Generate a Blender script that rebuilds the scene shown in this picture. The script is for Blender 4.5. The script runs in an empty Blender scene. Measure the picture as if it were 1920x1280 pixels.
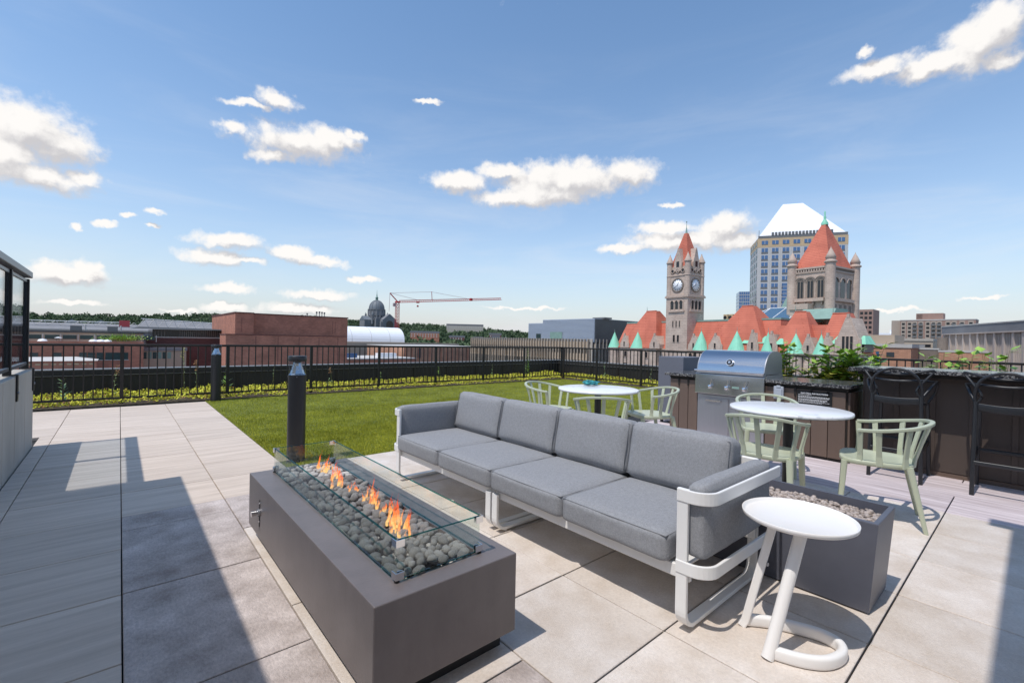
import bpy, bmesh, math, random
import numpy as np
from mathutils import Vector, Matrix, noise as mnoise

rad = math.radians
sc = bpy.context.scene
col = sc.collection

# ------------------------------------------------------------------ camera
def camera():
    yaw, pitch, roll = rad(40.778), rad(0.2274), rad(1.1554)
    fwd = Vector((math.sin(yaw), math.cos(yaw), 0)); right = Vector((math.cos(yaw), -math.sin(yaw), 0)); up = Vector((0, 0, 1))
    fwd, up = fwd*math.cos(pitch) - up*math.sin(pitch), up*math.cos(pitch) + fwd*math.sin(pitch)
    right, up = right*math.cos(roll) + up*math.sin(roll), up*math.cos(roll) - right*math.sin(roll)
    cd = bpy.data.cameras.new('camera'); co = bpy.data.objects.new('camera', cd); col.objects.link(co)
    m = Matrix((right, up, -fwd)).transposed().to_4x4(); m.translation = (0, 0, 1.28)
    co.matrix_world = m
    cd.lens = 16.0; cd.sensor_width = 36.0; cd.sensor_fit = 'HORIZONTAL'; cd.clip_start = 0.05; cd.clip_end = 9000
    sc.camera = co
camera()

# ------------------------------------------------------------------ light and sky
SUN_EL = 64.6
sd = bpy.data.lights.new('sun', 'SUN'); sd.energy = 2.75; sd.angle = rad(0.53); sd.color = (1.0, 0.945, 0.88)
so = bpy.data.objects.new('sun', sd); col.objects.link(so)
sv = Vector((math.cos(rad(SUN_EL)), 0.0, -math.sin(rad(SUN_EL))))       # light travels towards +X and down
so.rotation_euler = sv.to_track_quat('-Z', 'Y').to_euler()
so.location = (-30, 0, 60)
sc.view_settings.view_transform = 'Standard'; sc.view_settings.look = 'None'
sc.view_settings.exposure = 0.28; sc.view_settings.gamma = 1.0; sc.view_settings.use_curve_mapping = False

CLOUDS = [(-5.95, 17.5, 3.89, 2.29),(-3.64, 16.65, 2.76, 1.91),(-7.16, 15.03, 2.7, 2.16),(-5.11, 13.77, 4.01, 1.21),(-1.66, 14.48, 1.64, 0.74),(13.59, 25.17, 2.49, 0.95),(11.01, 24.11, 2.54, 0.44),(9.56, 21.62, 1.32, 0.74),(16.11, 21.3, 5.88, 1.81),(19.8, 22.28, 3.27, 1.35),(13.69, 19.65, 2.38, 0.73),(22.17, 23.05, 1.48, 0.55),(48.35, 20.01, 9.52, 2.16),(55.42, 20.44, 3.65, 1.57),(34.49, 19.34, 3.85, 1.36),(42.08, 17.84, 5.99, 1.12),(40.33, 20.91, 3.75, 0.94),(46.4, 18.56, 6.67, 1.52),(62.25, 12.5, 7.14, 1.37),(66.43, 13.81, 3.17, 1.57),(54.99, 11.86, 3.53, 0.64),(60.15, 14.12, 4.34, 0.75),(67.81, 12.09, 2.68, 1.18),(86.84, 25.93, 2.71, 1.96),(88.07, 26.73, 2.07, 1.68),(83.82, 25.28, 3.41, 1.02),(80.03, 26.17, 3.15, 0.87),(78.98, 27.85, 0.74, 0.52),(88.43, 24.19, 1.36, 1.08),(-2.8, 5.58, 2.61, 1.11),(-1.74, 6.44, 0.98, 0.78),(-3.92, 6.06, 1.14, 0.76),(-2.77, 3.03, 1.9, 0.33),(9.5, 10.39, 3.51, 0.95),(8.08, 8.5, 3.51, 0.89),(11.03, 8.37, 1.93, 0.46),(15.22, 9.79, 3.18, 0.81),(18.6, 9.1, 2.96, 0.7),(9.57, 5.51, 2.53, 0.52),(18.37, 5.48, 3.72, 0.71),(16.43, 3.59, 3.87, 0.84),(9.36, 3.44, 2.41, 0.59),(23.08, 7.45, 2.05, 0.43),(5.62, 2.99, 1.51, 0.19),(-0.3, 10.63, 0.85, 0.34),(1.17, 11.54, 0.67, 0.34),(3.13, 12.31, 1.04, 0.35),(3.32, 10.96, 0.95, 0.24),(-2.43, 10.04, 0.48, 0.43),(30.36, 27.39, 1.89, 0.3),(60.69, 16.66, 1.33, 0.33),(87.53, 5.27, 1.41, 0.16),(81.25, 4.14, 2.61, 0.23),(43.37, 4.51, 4.49, 0.23)]
SKY = 0.15
def world():
    w = bpy.data.worlds.new('World'); sc.world = w; w.use_nodes = True
    t = w.node_tree; t.nodes.clear()
    def nd(tree, typ, **kw):
        n = tree.nodes.new(typ)
        for k, v in kw.items(): setattr(n, k, v)
        return n
    def mk(tree):
        def M(op, *a, clamp=False):
            n = nd(tree, 'ShaderNodeMath', operation=op, use_clamp=clamp)
            for i, x in enumerate(a):
                if isinstance(x, (int, float)): n.inputs[i].default_value = x
                else: tree.links.new(x, n.inputs[i])
            return n.outputs[0]
        return M
    M = mk(t)
    sky = nd(t, 'ShaderNodeTexSky', sky_type='NISHITA', sun_disc=False)
    sky.sun_elevation = rad(SUN_EL); sky.sun_rotation = rad(-90); sky.altitude = 250
    sky.air_density = 1.0; sky.dust_density = 0.5; sky.ozone_density = 1.3
    tc = nd(t, 'ShaderNodeTexCoord')
    sep = nd(t, 'ShaderNodeSeparateXYZ'); t.links.new(tc.outputs['Generated'], sep.inputs[0])
    x, y, z = sep.outputs
    az = M('MULTIPLY', M('ARCTAN2', x, y), 57.29578)
    el = M('MULTIPLY', M('ARCSINE', z), 57.29578)
    # clouds: (azimuth, elevation, half width, half height) in degrees
    C = CLOUDS
    g = bpy.data.node_groups.new('cloud_field', 'ShaderNodeTree')
    g.interface.new_socket('V', in_out='INPUT', socket_type='NodeSocketVector')
    g.interface.new_socket('D', in_out='OUTPUT', socket_type='NodeSocketFloat')
    gi = g.nodes.new('NodeGroupInput'); go = g.nodes.new('NodeGroupOutput'); GM = mk(g)
    cur = None
    for (a, e, ra, re) in C:
        v = nd(g, 'ShaderNodeVectorMath', operation='MULTIPLY_ADD'); g.links.new(gi.outputs[0], v.inputs[0])
        v.inputs[1].default_value = (1/ra, 1/re, 0); v.inputs[2].default_value = (-a/ra, -e/re, 0)
        d = nd(g, 'ShaderNodeVectorMath', operation='DOT_PRODUCT'); g.links.new(v.outputs[0], d.inputs[0]); g.links.new(v.outputs[0], d.inputs[1])
        cur = d.outputs['Value'] if cur is None else GM('SMOOTH_MIN', cur, d.outputs['Value'], 0.25)
    f = GM('SUBTRACT', 1.0, GM('SQRT', GM('MAXIMUM', cur, 0.0)))
    g.links.new(GM('MAXIMUM', f, -2.0), go.inputs[0])
    def noise(scale, detail=6, rough=.55, vec=None, dist=0):
        n = nd(t, 'ShaderNodeTexNoise', noise_dimensions='3D'); n.inputs['Scale'].default_value = scale
        n.inputs['Detail'].default_value = detail; n.inputs['Roughness'].default_value = rough; n.inputs['Distortion'].default_value = dist
        t.links.new(vec or tc.outputs['Generated'], n.inputs['Vector']); return n
    wn = noise(14, 4)
    wv = nd(t, 'ShaderNodeVectorMath', operation='MULTIPLY_ADD'); t.links.new(wn.outputs['Color'], wv.inputs[0])
    wv.inputs[1].default_value = (2.6, 1.6, 0); wv.inputs[2].default_value = (-1.3, -.8, 0)
    wn2 = noise(55, 4)
    wv2 = nd(t, 'ShaderNodeVectorMath', operation='MULTIPLY_ADD'); t.links.new(wn2.outputs['Color'], wv2.inputs[0])
    wv2.inputs[1].default_value = (1.5, 1.2, 0); t.links.new(wv.outputs[0], wv2.inputs[2])
    ae = nd(t, 'ShaderNodeCombineXYZ'); t.links.new(az, ae.inputs[0]); t.links.new(el, ae.inputs[1])
    p = nd(t, 'ShaderNodeVectorMath', operation='ADD'); t.links.new(ae.outputs[0], p.inputs[0]); t.links.new(wv2.outputs[0], p.inputs[1])
    p2 = nd(t, 'ShaderNodeVectorMath', operation='ADD'); t.links.new(p.outputs[0], p2.inputs[0]); p2.inputs[1].default_value = (-0.5, 1.15, 0)
    A = nd(t, 'ShaderNodeGroup', node_tree=g); t.links.new(p.outputs[0], A.inputs[0])
    B = nd(t, 'ShaderNodeGroup', node_tree=g); t.links.new(p2.outputs[0], B.inputs[0])
    # clouds beyond the photograph's field of view: the same scattered cumulus
    out = M('MAXIMUM', M('SUBTRACT', -16.0, az), M('SUBTRACT', az, 97.0))
    outm = M('MULTIPLY', M('MULTIPLY', out, 0.15, clamp=True), M('MULTIPLY', el, 0.12, clamp=True))
    gn = noise(4.2, 3, .5)
    gen = M('MULTIPLY', M('MULTIPLY', M('SUBTRACT', gn.outputs['Fac'], 0.57), 7.0), outm)
    fb = noise(36, 8, .64)
    fbs = M('SUBTRACT', fb.outputs['Fac'], 0.5)
    FA = A.outputs[0]
    md = noise(17, 3, .5); mds = M('SUBTRACT', md.outputs['Fac'], 0.5)
    dens = M('ADD', FA, M('ADD', M('MULTIPLY', fbs, 1.2), M('MULTIPLY', mds, 0.6)))
    a1 = nd(t, 'ShaderNodeMapRange', interpolation_type='SMOOTHSTEP'); t.links.new(dens, a1.inputs[0])
    a1.inputs[1].default_value = -0.27; a1.inputs[2].default_value = 0.50
    lit = M('SUBTRACT', A.outputs[0], B.outputs[0])
    lit = M('ADD', M('MULTIPLY', lit, 0.80), M('ADD', M('MULTIPLY', fbs, 1.0), M('MULTIPLY', mds, 0.9)))
    sh = nd(t, 'ShaderNodeMapRange', interpolation_type='SMOOTHSTEP'); t.links.new(lit, sh.inputs[0])
    sh.inputs[1].default_value = -0.34; sh.inputs[2].default_value = 0.36
    cc = nd(t, 'ShaderNodeMix', data_type='RGBA'); t.links.new(sh.outputs[0], cc.inputs[0])
    cc.inputs[6].default_value = (3.45, 3.36, 3.42, 1); cc.inputs[7].default_value = (5.6, 5.42, 5.22, 1)
    # clear air a little bluer overhead, whitened by haze towards the horizon
    tn = nd(t, 'ShaderNodeMix', data_type='RGBA', blend_type='MULTIPLY'); tn.inputs[0].default_value = 1.0; t.links.new(sky.outputs[0], tn.inputs[6]); tn.inputs[7].default_value = (.85, 1.005, 1.06, 1)
    hz = nd(t, 'ShaderNodeMix', data_type='RGBA'); t.links.new(tn.outputs[2], hz.inputs[6]); hz.inputs[7].default_value = (3.72, 3.60, 3.68, 1)
    t.links.new(M('MULTIPLY', M('EXPONENT', M('MULTIPLY', M('MAXIMUM', el, 0.0), -1/9.5)), 1.0), hz.inputs[0])
    # thin high veil
    mp = nd(t, 'ShaderNodeMapping'); t.links.new(ae.outputs[0], mp.inputs[0]); mp.inputs['Scale'].default_value = (0.03, 0.16, 1); mp.inputs['Rotation'].default_value = (0, 0, rad(-9))
    vn = noise(1.3, 6, .6, mp.outputs[0], .6)
    vm = nd(t, 'ShaderNodeMapRange', interpolation_type='SMOOTHSTEP'); t.links.new(vn.outputs['Fac'], vm.inputs[0])
    vm.inputs[1].default_value = 0.42; vm.inputs[2].default_value = 0.78; vm.inputs[4].default_value = 0.46
    vfade = M('SUBTRACT', 1.0, M('MULTIPLY', el, 0.030, clamp=True))
    veil = M('MULTIPLY', vm.outputs[0], vfade)
    s1 = nd(t, 'ShaderNodeMix', data_type='RGBA'); t.links.new(veil, s1.inputs[0]); t.links.new(hz.outputs[2], s1.inputs[6]); s1.inputs[7].default_value = (4.6, 4.75, 5.0, 1)
    horizon = M('MULTIPLY', el, 0.9, clamp=True)
    s2 = nd(t, 'ShaderNodeMix', data_type='RGBA'); t.links.new(M('MULTIPLY', M('MULTIPLY', a1.outputs[0], 0.97), horizon), s2.inputs[0])
    t.links.new(s1.outputs[2], s2.inputs[6]); t.links.new(cc.outputs[2], s2.inputs[7])
    bg = nd(t, 'ShaderNodeBackground'); t.links.new(s2.outputs[2], bg.inputs[0]); bg.inputs[1].default_value = SKY
    # the same sky beyond the clouds that are laid out one by one
    g1 = nd(t, 'ShaderNodeMapRange', interpolation_type='SMOOTHSTEP'); t.links.new(M('ADD', gen, M('MULTIPLY', fbs, 1.15)), g1.inputs[0]); g1.inputs[1].default_value = 0.15; g1.inputs[2].default_value = 0.7
    s3 = nd(t, 'ShaderNodeMix', data_type='RGBA'); t.links.new(M('MULTIPLY', g1.outputs[0], horizon), s3.inputs[0]); t.links.new(s1.outputs[2], s3.inputs[6]); s3.inputs[7].default_value = (6.0, 5.9, 5.8, 1)
    bg2 = nd(t, 'ShaderNodeBackground'); t.links.new(s3.outputs[2], bg2.inputs[0]); bg2.inputs[1].default_value = SKY
    zone = M('MULTIPLY', M('MULTIPLY', M('GREATER_THAN', az, -16.0), M('LESS_THAN', az, 97.0)), M('MULTIPLY', M('GREATER_THAN', el, 0.0), M('LESS_THAN', el, 36.0)))
    ms = nd(t, 'ShaderNodeMixShader'); t.links.new(zone, ms.inputs[0]); t.links.new(bg2.outputs[0], ms.inputs[1]); t.links.new(bg.outputs[0], ms.inputs[2])
    ow = nd(t, 'ShaderNodeOutputWorld'); t.links.new(ms.outputs[0], ow.inputs[0])
    w.cycles.sampling_method = 'NONE'

world()

# ------------------------------------------------------------------ materials
MATS = {}
def P(name, base, rough=.6, metal=0.0, var=0.0, vscale=5.0, bump=0.0, bscale=60.0, stretch=(1, 1, 1), rnd=0.0, spec=.5, base2=None, coat=0.0, world=False, grain=0.0, gscale=90.0, gstretch=(1, 1, 1)):
    """principled material: noise colour variation, per-object random brightness, fine bump"""
    if name in MATS: return MATS[name]
    m = bpy.data.materials.new(name); m.use_nodes = True; t = m.node_tree; b = t.nodes['Principled BSDF']
    b.inputs['Roughness'].default_value = rough; b.inputs['Metallic'].default_value = metal
    b.inputs['Specular IOR Level'].default_value = spec; b.inputs['Coat Weight'].default_value = coat
    c = (*base, 1); b.inputs['Base Color'].default_value = c
    oi = t.nodes.new('ShaderNodeObjectInfo'); tc = t.nodes.new('ShaderNodeTexCoord')
    mp = t.nodes.new('ShaderNodeMapping'); mp.inputs['Scale'].default_value = stretch
    if world:
        ge = t.nodes.new('ShaderNodeNewGeometry'); t.links.new(ge.outputs['Position'], mp.inputs[0])
    else: t.links.new(tc.outputs['Object'], mp.inputs[0])
    ml = t.nodes.new('ShaderNodeMath'); ml.operation = 'MULTIPLY'; ml.inputs[1].default_value = 41.0; t.links.new(oi.outputs['Random'], ml.inputs[0])
    out = None
    if var or base2:
        n = t.nodes.new('ShaderNodeTexNoise'); n.noise_dimensions = '4D'; n.inputs['Scale'].default_value = vscale
        n.inputs['Detail'].default_value = 7; n.inputs['Roughness'].default_value = .62
        t.links.new(mp.outputs[0], n.inputs['Vector']); t.links.new(ml.outputs[0], n.inputs['W'])
        mr = t.nodes.new('ShaderNodeMapRange'); mr.inputs[1].default_value = .3; mr.inputs[2].default_value = .7; t.links.new(n.outputs['Fac'], mr.inputs[0])
        mx = t.nodes.new('ShaderNodeMix'); mx.data_type = 'RGBA'; t.links.new(mr.outputs[0], mx.inputs[0])
        lo = [min(1, q*(1-var)) for q in base]; hi = [min(1, q*(1+var)) for q in (base2 or base)]
        mx.inputs[6].default_value = (*lo, 1); mx.inputs[7].default_value = (*hi, 1); out = mx.outputs[2]
    if grain and out:
        mg = t.nodes.new('ShaderNodeMapping'); mg.inputs['Scale'].default_value = gstretch; t.links.new(tc.outputs['Object'], mg.inputs[0])
        ng = t.nodes.new('ShaderNodeTexNoise'); ng.inputs['Scale'].default_value = gscale; ng.inputs['Detail'].default_value = 5; ng.inputs['Roughness'].default_value = .7; t.links.new(mg.outputs[0], ng.inputs['Vector'])
        rg = t.nodes.new('ShaderNodeMapRange'); rg.inputs[1].default_value = .3; rg.inputs[2].default_value = .7; rg.inputs[3].default_value = 1-grain; rg.inputs[4].default_value = 1+grain; t.links.new(ng.outputs['Fac'], rg.inputs[0])
        sg = t.nodes.new('ShaderNodeVectorMath'); sg.operation = 'SCALE'; t.links.new(out, sg.inputs[0]); t.links.new(rg.outputs[0], sg.inputs['Scale']); out = sg.outputs[0]
    if rnd:
        hs = t.nodes.new('ShaderNodeHueSaturation'); mr2 = t.nodes.new('ShaderNodeMapRange')
        mr2.inputs[3].default_value = 1-rnd; mr2.inputs[4].default_value = 1+rnd
        t.links.new(oi.outputs['Random'], mr2.inputs[0]); t.links.new(mr2.outputs[0], hs.inputs['Value'])
        if out: t.links.new(out, hs.inputs['Color'])
        else: hs.inputs['Color'].default_value = c
        out = hs.outputs[0]
    if out: t.links.new(out, b.inputs['Base Color'])
    if bump:
        n2 = t.nodes.new('ShaderNodeTexNoise'); n2.inputs['Scale'].default_value = bscale; n2.inputs['Detail'].default_value = 4
        t.links.new(mp.outputs[0], n2.inputs['Vector'])
        bp = t.nodes.new('ShaderNodeBump'); bp.inputs['Strength'].default_value = bump; bp.inputs['Distance'].default_value = .01
        t.links.new(n2.outputs['Fac'], bp.inputs['Height']); t.links.new(bp.outputs[0], b.inputs['Normal'])
    MATS[name] = m; return m

def courses(name, base, grout, w, h, mortar=.012, rough=.8, var=.25, horiz=False, bump=.3):
    """masonry or tile courses laid on world-sized object coordinates, for walls too far off to build piece by piece"""
    m = bpy.data.materials.new(name); m.use_nodes = True; t = m.node_tree; b = t.nodes['Principled BSDF']; b.inputs['Roughness'].default_value = rough
    tc = t.nodes.new('ShaderNodeTexCoord'); sp = t.nodes.new('ShaderNodeSeparateXYZ'); t.links.new(tc.outputs['Object'], sp.inputs[0])
    ad = t.nodes.new('ShaderNodeMath'); ad.operation = 'ADD'; t.links.new(sp.outputs[0], ad.inputs[0]); t.links.new(sp.outputs[1], ad.inputs[1])
    cb = t.nodes.new('ShaderNodeCombineXYZ'); t.links.new(ad.outputs[0], cb.inputs[0]); t.links.new(sp.outputs[2], cb.inputs[1])
    br = t.nodes.new('ShaderNodeTexBrick'); t.links.new(cb.outputs[0], br.inputs['Vector'])
    br.inputs['Scale'].default_value = 1.0; br.inputs['Brick Width'].default_value = w; br.inputs['Row Height'].default_value = h; br.inputs['Mortar Size'].default_value = mortar
    br.inputs['Color1'].default_value = (*[q*(1-var) for q in base], 1); br.inputs['Color2'].default_value = (*[min(1, q*(1+var)) for q in base], 1); br.inputs['Mortar'].default_value = (*grout, 1)
    n = t.nodes.new('ShaderNodeTexNoise'); n.inputs['Scale'].default_value = .35; n.inputs['Detail'].default_value = 6; t.links.new(tc.outputs['Object'], n.inputs['Vector'])
    mx = t.nodes.new('ShaderNodeMix'); mx.data_type = 'RGBA'; mx.blend_type = 'OVERLAY'; mx.inputs[0].default_value = .45
    t.links.new(br.outputs['Color'], mx.inputs[6]); t.links.new(n.outputs['Fac'], mx.inputs[7]); t.links.new(mx.outputs[2], b.inputs['Base Color'])
    bp = t.nodes.new('ShaderNodeBump'); bp.inputs['Strength'].default_value = bump; bp.inputs['Distance'].default_value = .02; bp.invert = True
    t.links.new(br.outputs['Fac'], bp.inputs['Height']); t.links.new(bp.outputs[0], b.inputs['Normal'])
    MATS[name] = m; return m

def glass(name, tint=(.93, .97, .96), refl=1.0, rough=0.0):
    """thin clear pane: tinted transmission plus a Schlick mirror term (same from both sides)"""
    m = bpy.data.materials.new(name); m.use_nodes = True; t = m.node_tree; t.nodes.clear()
    o = t.nodes.new('ShaderNodeOutputMaterial'); tr = t.nodes.new('ShaderNodeBsdfTransparent'); gl = t.nodes.new('ShaderNodeBsdfGlossy'); lw = t.nodes.new('ShaderNodeLayerWeight'); mx = t.nodes.new('ShaderNodeMixShader')
    tr.inputs[0].default_value = (*tint, 1); gl.inputs['Roughness'].default_value = rough; lw.inputs[0].default_value = .5
    p = t.nodes.new('ShaderNodeMath'); p.operation = 'POWER'; p.inputs[1].default_value = 5.0; t.links.new(lw.outputs['Facing'], p.inputs[0])
    ml = t.nodes.new('ShaderNodeMath'); ml.operation = 'MULTIPLY_ADD'; ml.inputs[1].default_value = .9*refl; ml.inputs[2].default_value = .04*refl; t.links.new(p.outputs[0], ml.inputs[0])
    t.links.new(ml.outputs[0], mx.inputs[0]); t.links.new(tr.outputs[0], mx.inputs[1]); t.links.new(gl.outputs[0], mx.inputs[2]); t.links.new(mx.outputs[0], o.inputs[0])
    MATS[name] = m; return m

# paving
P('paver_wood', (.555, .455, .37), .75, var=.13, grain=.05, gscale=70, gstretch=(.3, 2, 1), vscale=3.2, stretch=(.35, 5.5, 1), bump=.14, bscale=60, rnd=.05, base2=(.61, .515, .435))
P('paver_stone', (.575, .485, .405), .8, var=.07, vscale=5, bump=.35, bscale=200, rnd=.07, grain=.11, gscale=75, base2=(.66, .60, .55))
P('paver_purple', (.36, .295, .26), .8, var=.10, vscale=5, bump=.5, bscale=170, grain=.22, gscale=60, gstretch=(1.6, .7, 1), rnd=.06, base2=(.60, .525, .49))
P('paver_plank', (.45, .37, .375), .75, grain=.08, gscale=60, gstretch=(2, .3, 1), var=.16, vscale=3.0, stretch=(7, .4, 1), bump=.15, bscale=60, rnd=.05, base2=(.63, .56, .575))
P('deck_void', (.02, .02, .02), .9)
P('bounce_pale', (.80, .75, .68), .9)  # near-white so the unseen walls bounce fill light into the shaded paving
P('concrete', (.42, .39, .35), .85, var=.16, vscale=2.2, stretch=(1, 1, .45), bump=.12, bscale=40)
P('turf', (.13, .15, .014), .9, var=.3, vscale=3)
P('grass_blade', (.30, .315, .024), .75, var=.30, vscale=1.6, base2=(.43, .42, .045), spec=.2)
P('soil', (.10, .075, .05), .95, var=.4, vscale=20, bump=.6, bscale=60)
P('sedum', (.50, .50, .035), .7, var=.35, vscale=3, base2=(.66, .64, .08), spec=.25)
P('sedum_red', (.42, .22, .10), .7, var=.4, vscale=9, spec=.25)
P('leaf', (.17, .33, .04), .42, var=.30, vscale=8, base2=(.32, .48, .08), rnd=.1)
P('leaf_pale', (.24, .36, .16), .55, var=.3, vscale=8, rnd=.1)
P('leaf_autumn', (.36, .30, .05), .55, var=.4, vscale=9, base2=(.46, .46, .08))
P('stem', (.16, .15, .05), .7)
# terrace furniture
P('fence_metal', (.016, .012, .010), .45, var=.15, vscale=3)
P('black_metal', (.014, .014, .016), .42)
P('parapet_metal', (.020, .018, .017), .5, var=.25, vscale=1.2, stretch=(1, 1, .3))
P('coping_metal', (.19, .185, .18), .4, metal=.3)
P('rail_steel', (.12, .14, .17), .35, metal=.55)
P('pit_metal', (.150, .128, .124), .36, var=.13, vscale=3.5, grain=.07, gscale=12, gstretch=(1, 1, .3), bump=.05, bscale=90)
P('planter_metal', (.10, .105, .132), .40, var=.10, vscale=3, grain=.05, gscale=9)
P('slate_metal', (.145, .15, .18), .5, var=.05, vscale=2)
P('fabric', (.285, .29, .305), .92, grain=.10, gscale=55, var=.20, vscale=210, bump=.35, bscale=420, spec=.15)
P('fabric_seam', (.24, .245, .26), .95, spec=.1)
P('white_metal', (.80, .79, .77), .38, var=.02, vscale=4)
P('white_lacquer', (.84, .82, .80), .3)
P('foot_plastic', (.72, .70, .67), .6)
P('sage', (.47, .50, .37), .34, var=.03, vscale=4)
P('marble', (.82, .82, .83), .22, var=.02, vscale=4)
P('table_edge', (.62, .60, .58), .4)
P('bar_board_shade', (.075, .055, .045), .55, var=.09, vscale=4, stretch=(1, 1, .3), rnd=.07)  # darker copy of board_brown, the overhang's shade put into its colour
P('board_brown', (.135, .092, .07), .55, var=.09, vscale=4, stretch=(1, 1, .3), rnd=.07)
P('board_groove', (.02, .016, .013), .7)
P('stool_black', (.020, .021, .024), .38)
P('steel', (.56, .56, .57), .17, metal=1.0, var=.07, vscale=4, stretch=(1, 1, 30))
P('steel_dull', (.42, .42, .44), .42, metal=.9, var=.05, vscale=4, stretch=(40, 40, 1))
P('chrome', (.75, .75, .76), .1, metal=1.0)
P('teal_cloth', (.02, .19, .24), .85, var=.5, vscale=25, base2=(.06, .36, .38))
P('sign_black', (.012, .012, .013), .4)
P('print_white', (.75, .75, .75), .6)
P('clear_plastic', (.42, .45, .50), .2)
P('lava', (.31, .295, .28), .92, var=.28, vscale=14, bump=.9, bscale=95, rnd=.28, base2=(.44, .42, .395))
P('pebble', (.20, .145, .11), .7, var=.5, vscale=48, base2=(.44, .38, .345))
# town
courses('brick', (.46, .185, .118), (.33, .165, .12), .65, .22, .02, var=.13)
courses('brick_tan', (.52, .27, .17), (.32, .2, .15), .65, .22, .02, var=.13)
courses('brick_dark', (.15, .06, .055), (.12, .06, .05), .65, .22, .02, var=.13)
courses('granite', (.54, .425, .35), (.41, .32, .26), 1.1, .42, .03, var=.08)
courses('roof_tile', (.56, .16, .10), (.45, .115, .07), 9.0, .42, .06, var=.04, bump=.6)
P('granite_trim', (.50, .39, .32), .8, var=.12, vscale=2)
P('stone_light', (.46, .41, .35), .8, var=.08, vscale=.4)
P('stone_dark', (.22, .18, .15), .8, var=.1, vscale=1)
P('copper', (.25, .62, .44), .6, var=.13, vscale=1.2, stretch=(1, 1, .2))
P('copper_dull', (.22, .34, .29), .6, var=.15, vscale=.8)
P('tower_stone', (.54, .52, .50), .6, var=.05, vscale=.3)
P('tower_tan', (.56, .41, .25), .6, var=.06, vscale=.5)
P('white_panel', (.88, .89, .92), .45)
P('window_dark', (.018, .020, .024), .15)
P('window_blue', (.06, .14, .30), .08, spec=.8)
P('window_green', (.03, .06, .06), .12)
P('glass_wall', (.40, .45, .53), .4, metal=.05, var=.12, vscale=.25, stretch=(1, 1, 3))
P('glass_dark', (.055, .065, .075), .3, var=.1, vscale=.4)
P('louver_pale', (.46, .50, .56), .45, metal=.1)
P('skylight', (.12, .22, .32), .15, metal=.4)
P('roof_grey', (.24, .24, .25), .8, var=.15, vscale=.2)
P('roof_dark', (.05, .055, .06), .6)
P('roof_pale', (.55, .53, .50), .8, var=.1, vscale=.2)
P('beige_panel', (.46, .37, .28), .7, var=.06, vscale=.4)
P('cathedral', (.20, .20, .21), .85, var=.25, vscale=.06)
P('cathedral_dome', (.16, .18, .20), .6, var=.2, vscale=.08)
P('crane_red', (.50, .03, .03), .5)
P('crane_grey', (.35, .25, .25), .5)
P('flag_red', (.55, .08, .08), .6)
P('ground', (.13, .13, .13), .95, var=.3, vscale=.02)
P('hill', (.07, .10, .06), .95, var=.3, vscale=.02)
P('forest_hazed', (.065, .10, .055), .9, var=.40, vscale=.035, base2=(.11, .15, .08), spec=.1)  # greens lightened, distance haze put into the leaf colour
P('apt_beige', (.42, .35, .29), .8, var=.05, vscale=.2)
P('apt_brick', (.33, .21, .17), .8, var=.06, vscale=.2)
P('rib_beige', (.52, .44, .385), .8, var=.06, vscale=.3)
glass('pane', (.95, .98, .97), 1.0)
glass('pane_edge', (.18, .52, .50), .5)
glass('pane_rail', (.86, .91, .95), 1.1)
glass('lens', (.78, .82, .85), 2.2)

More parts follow.
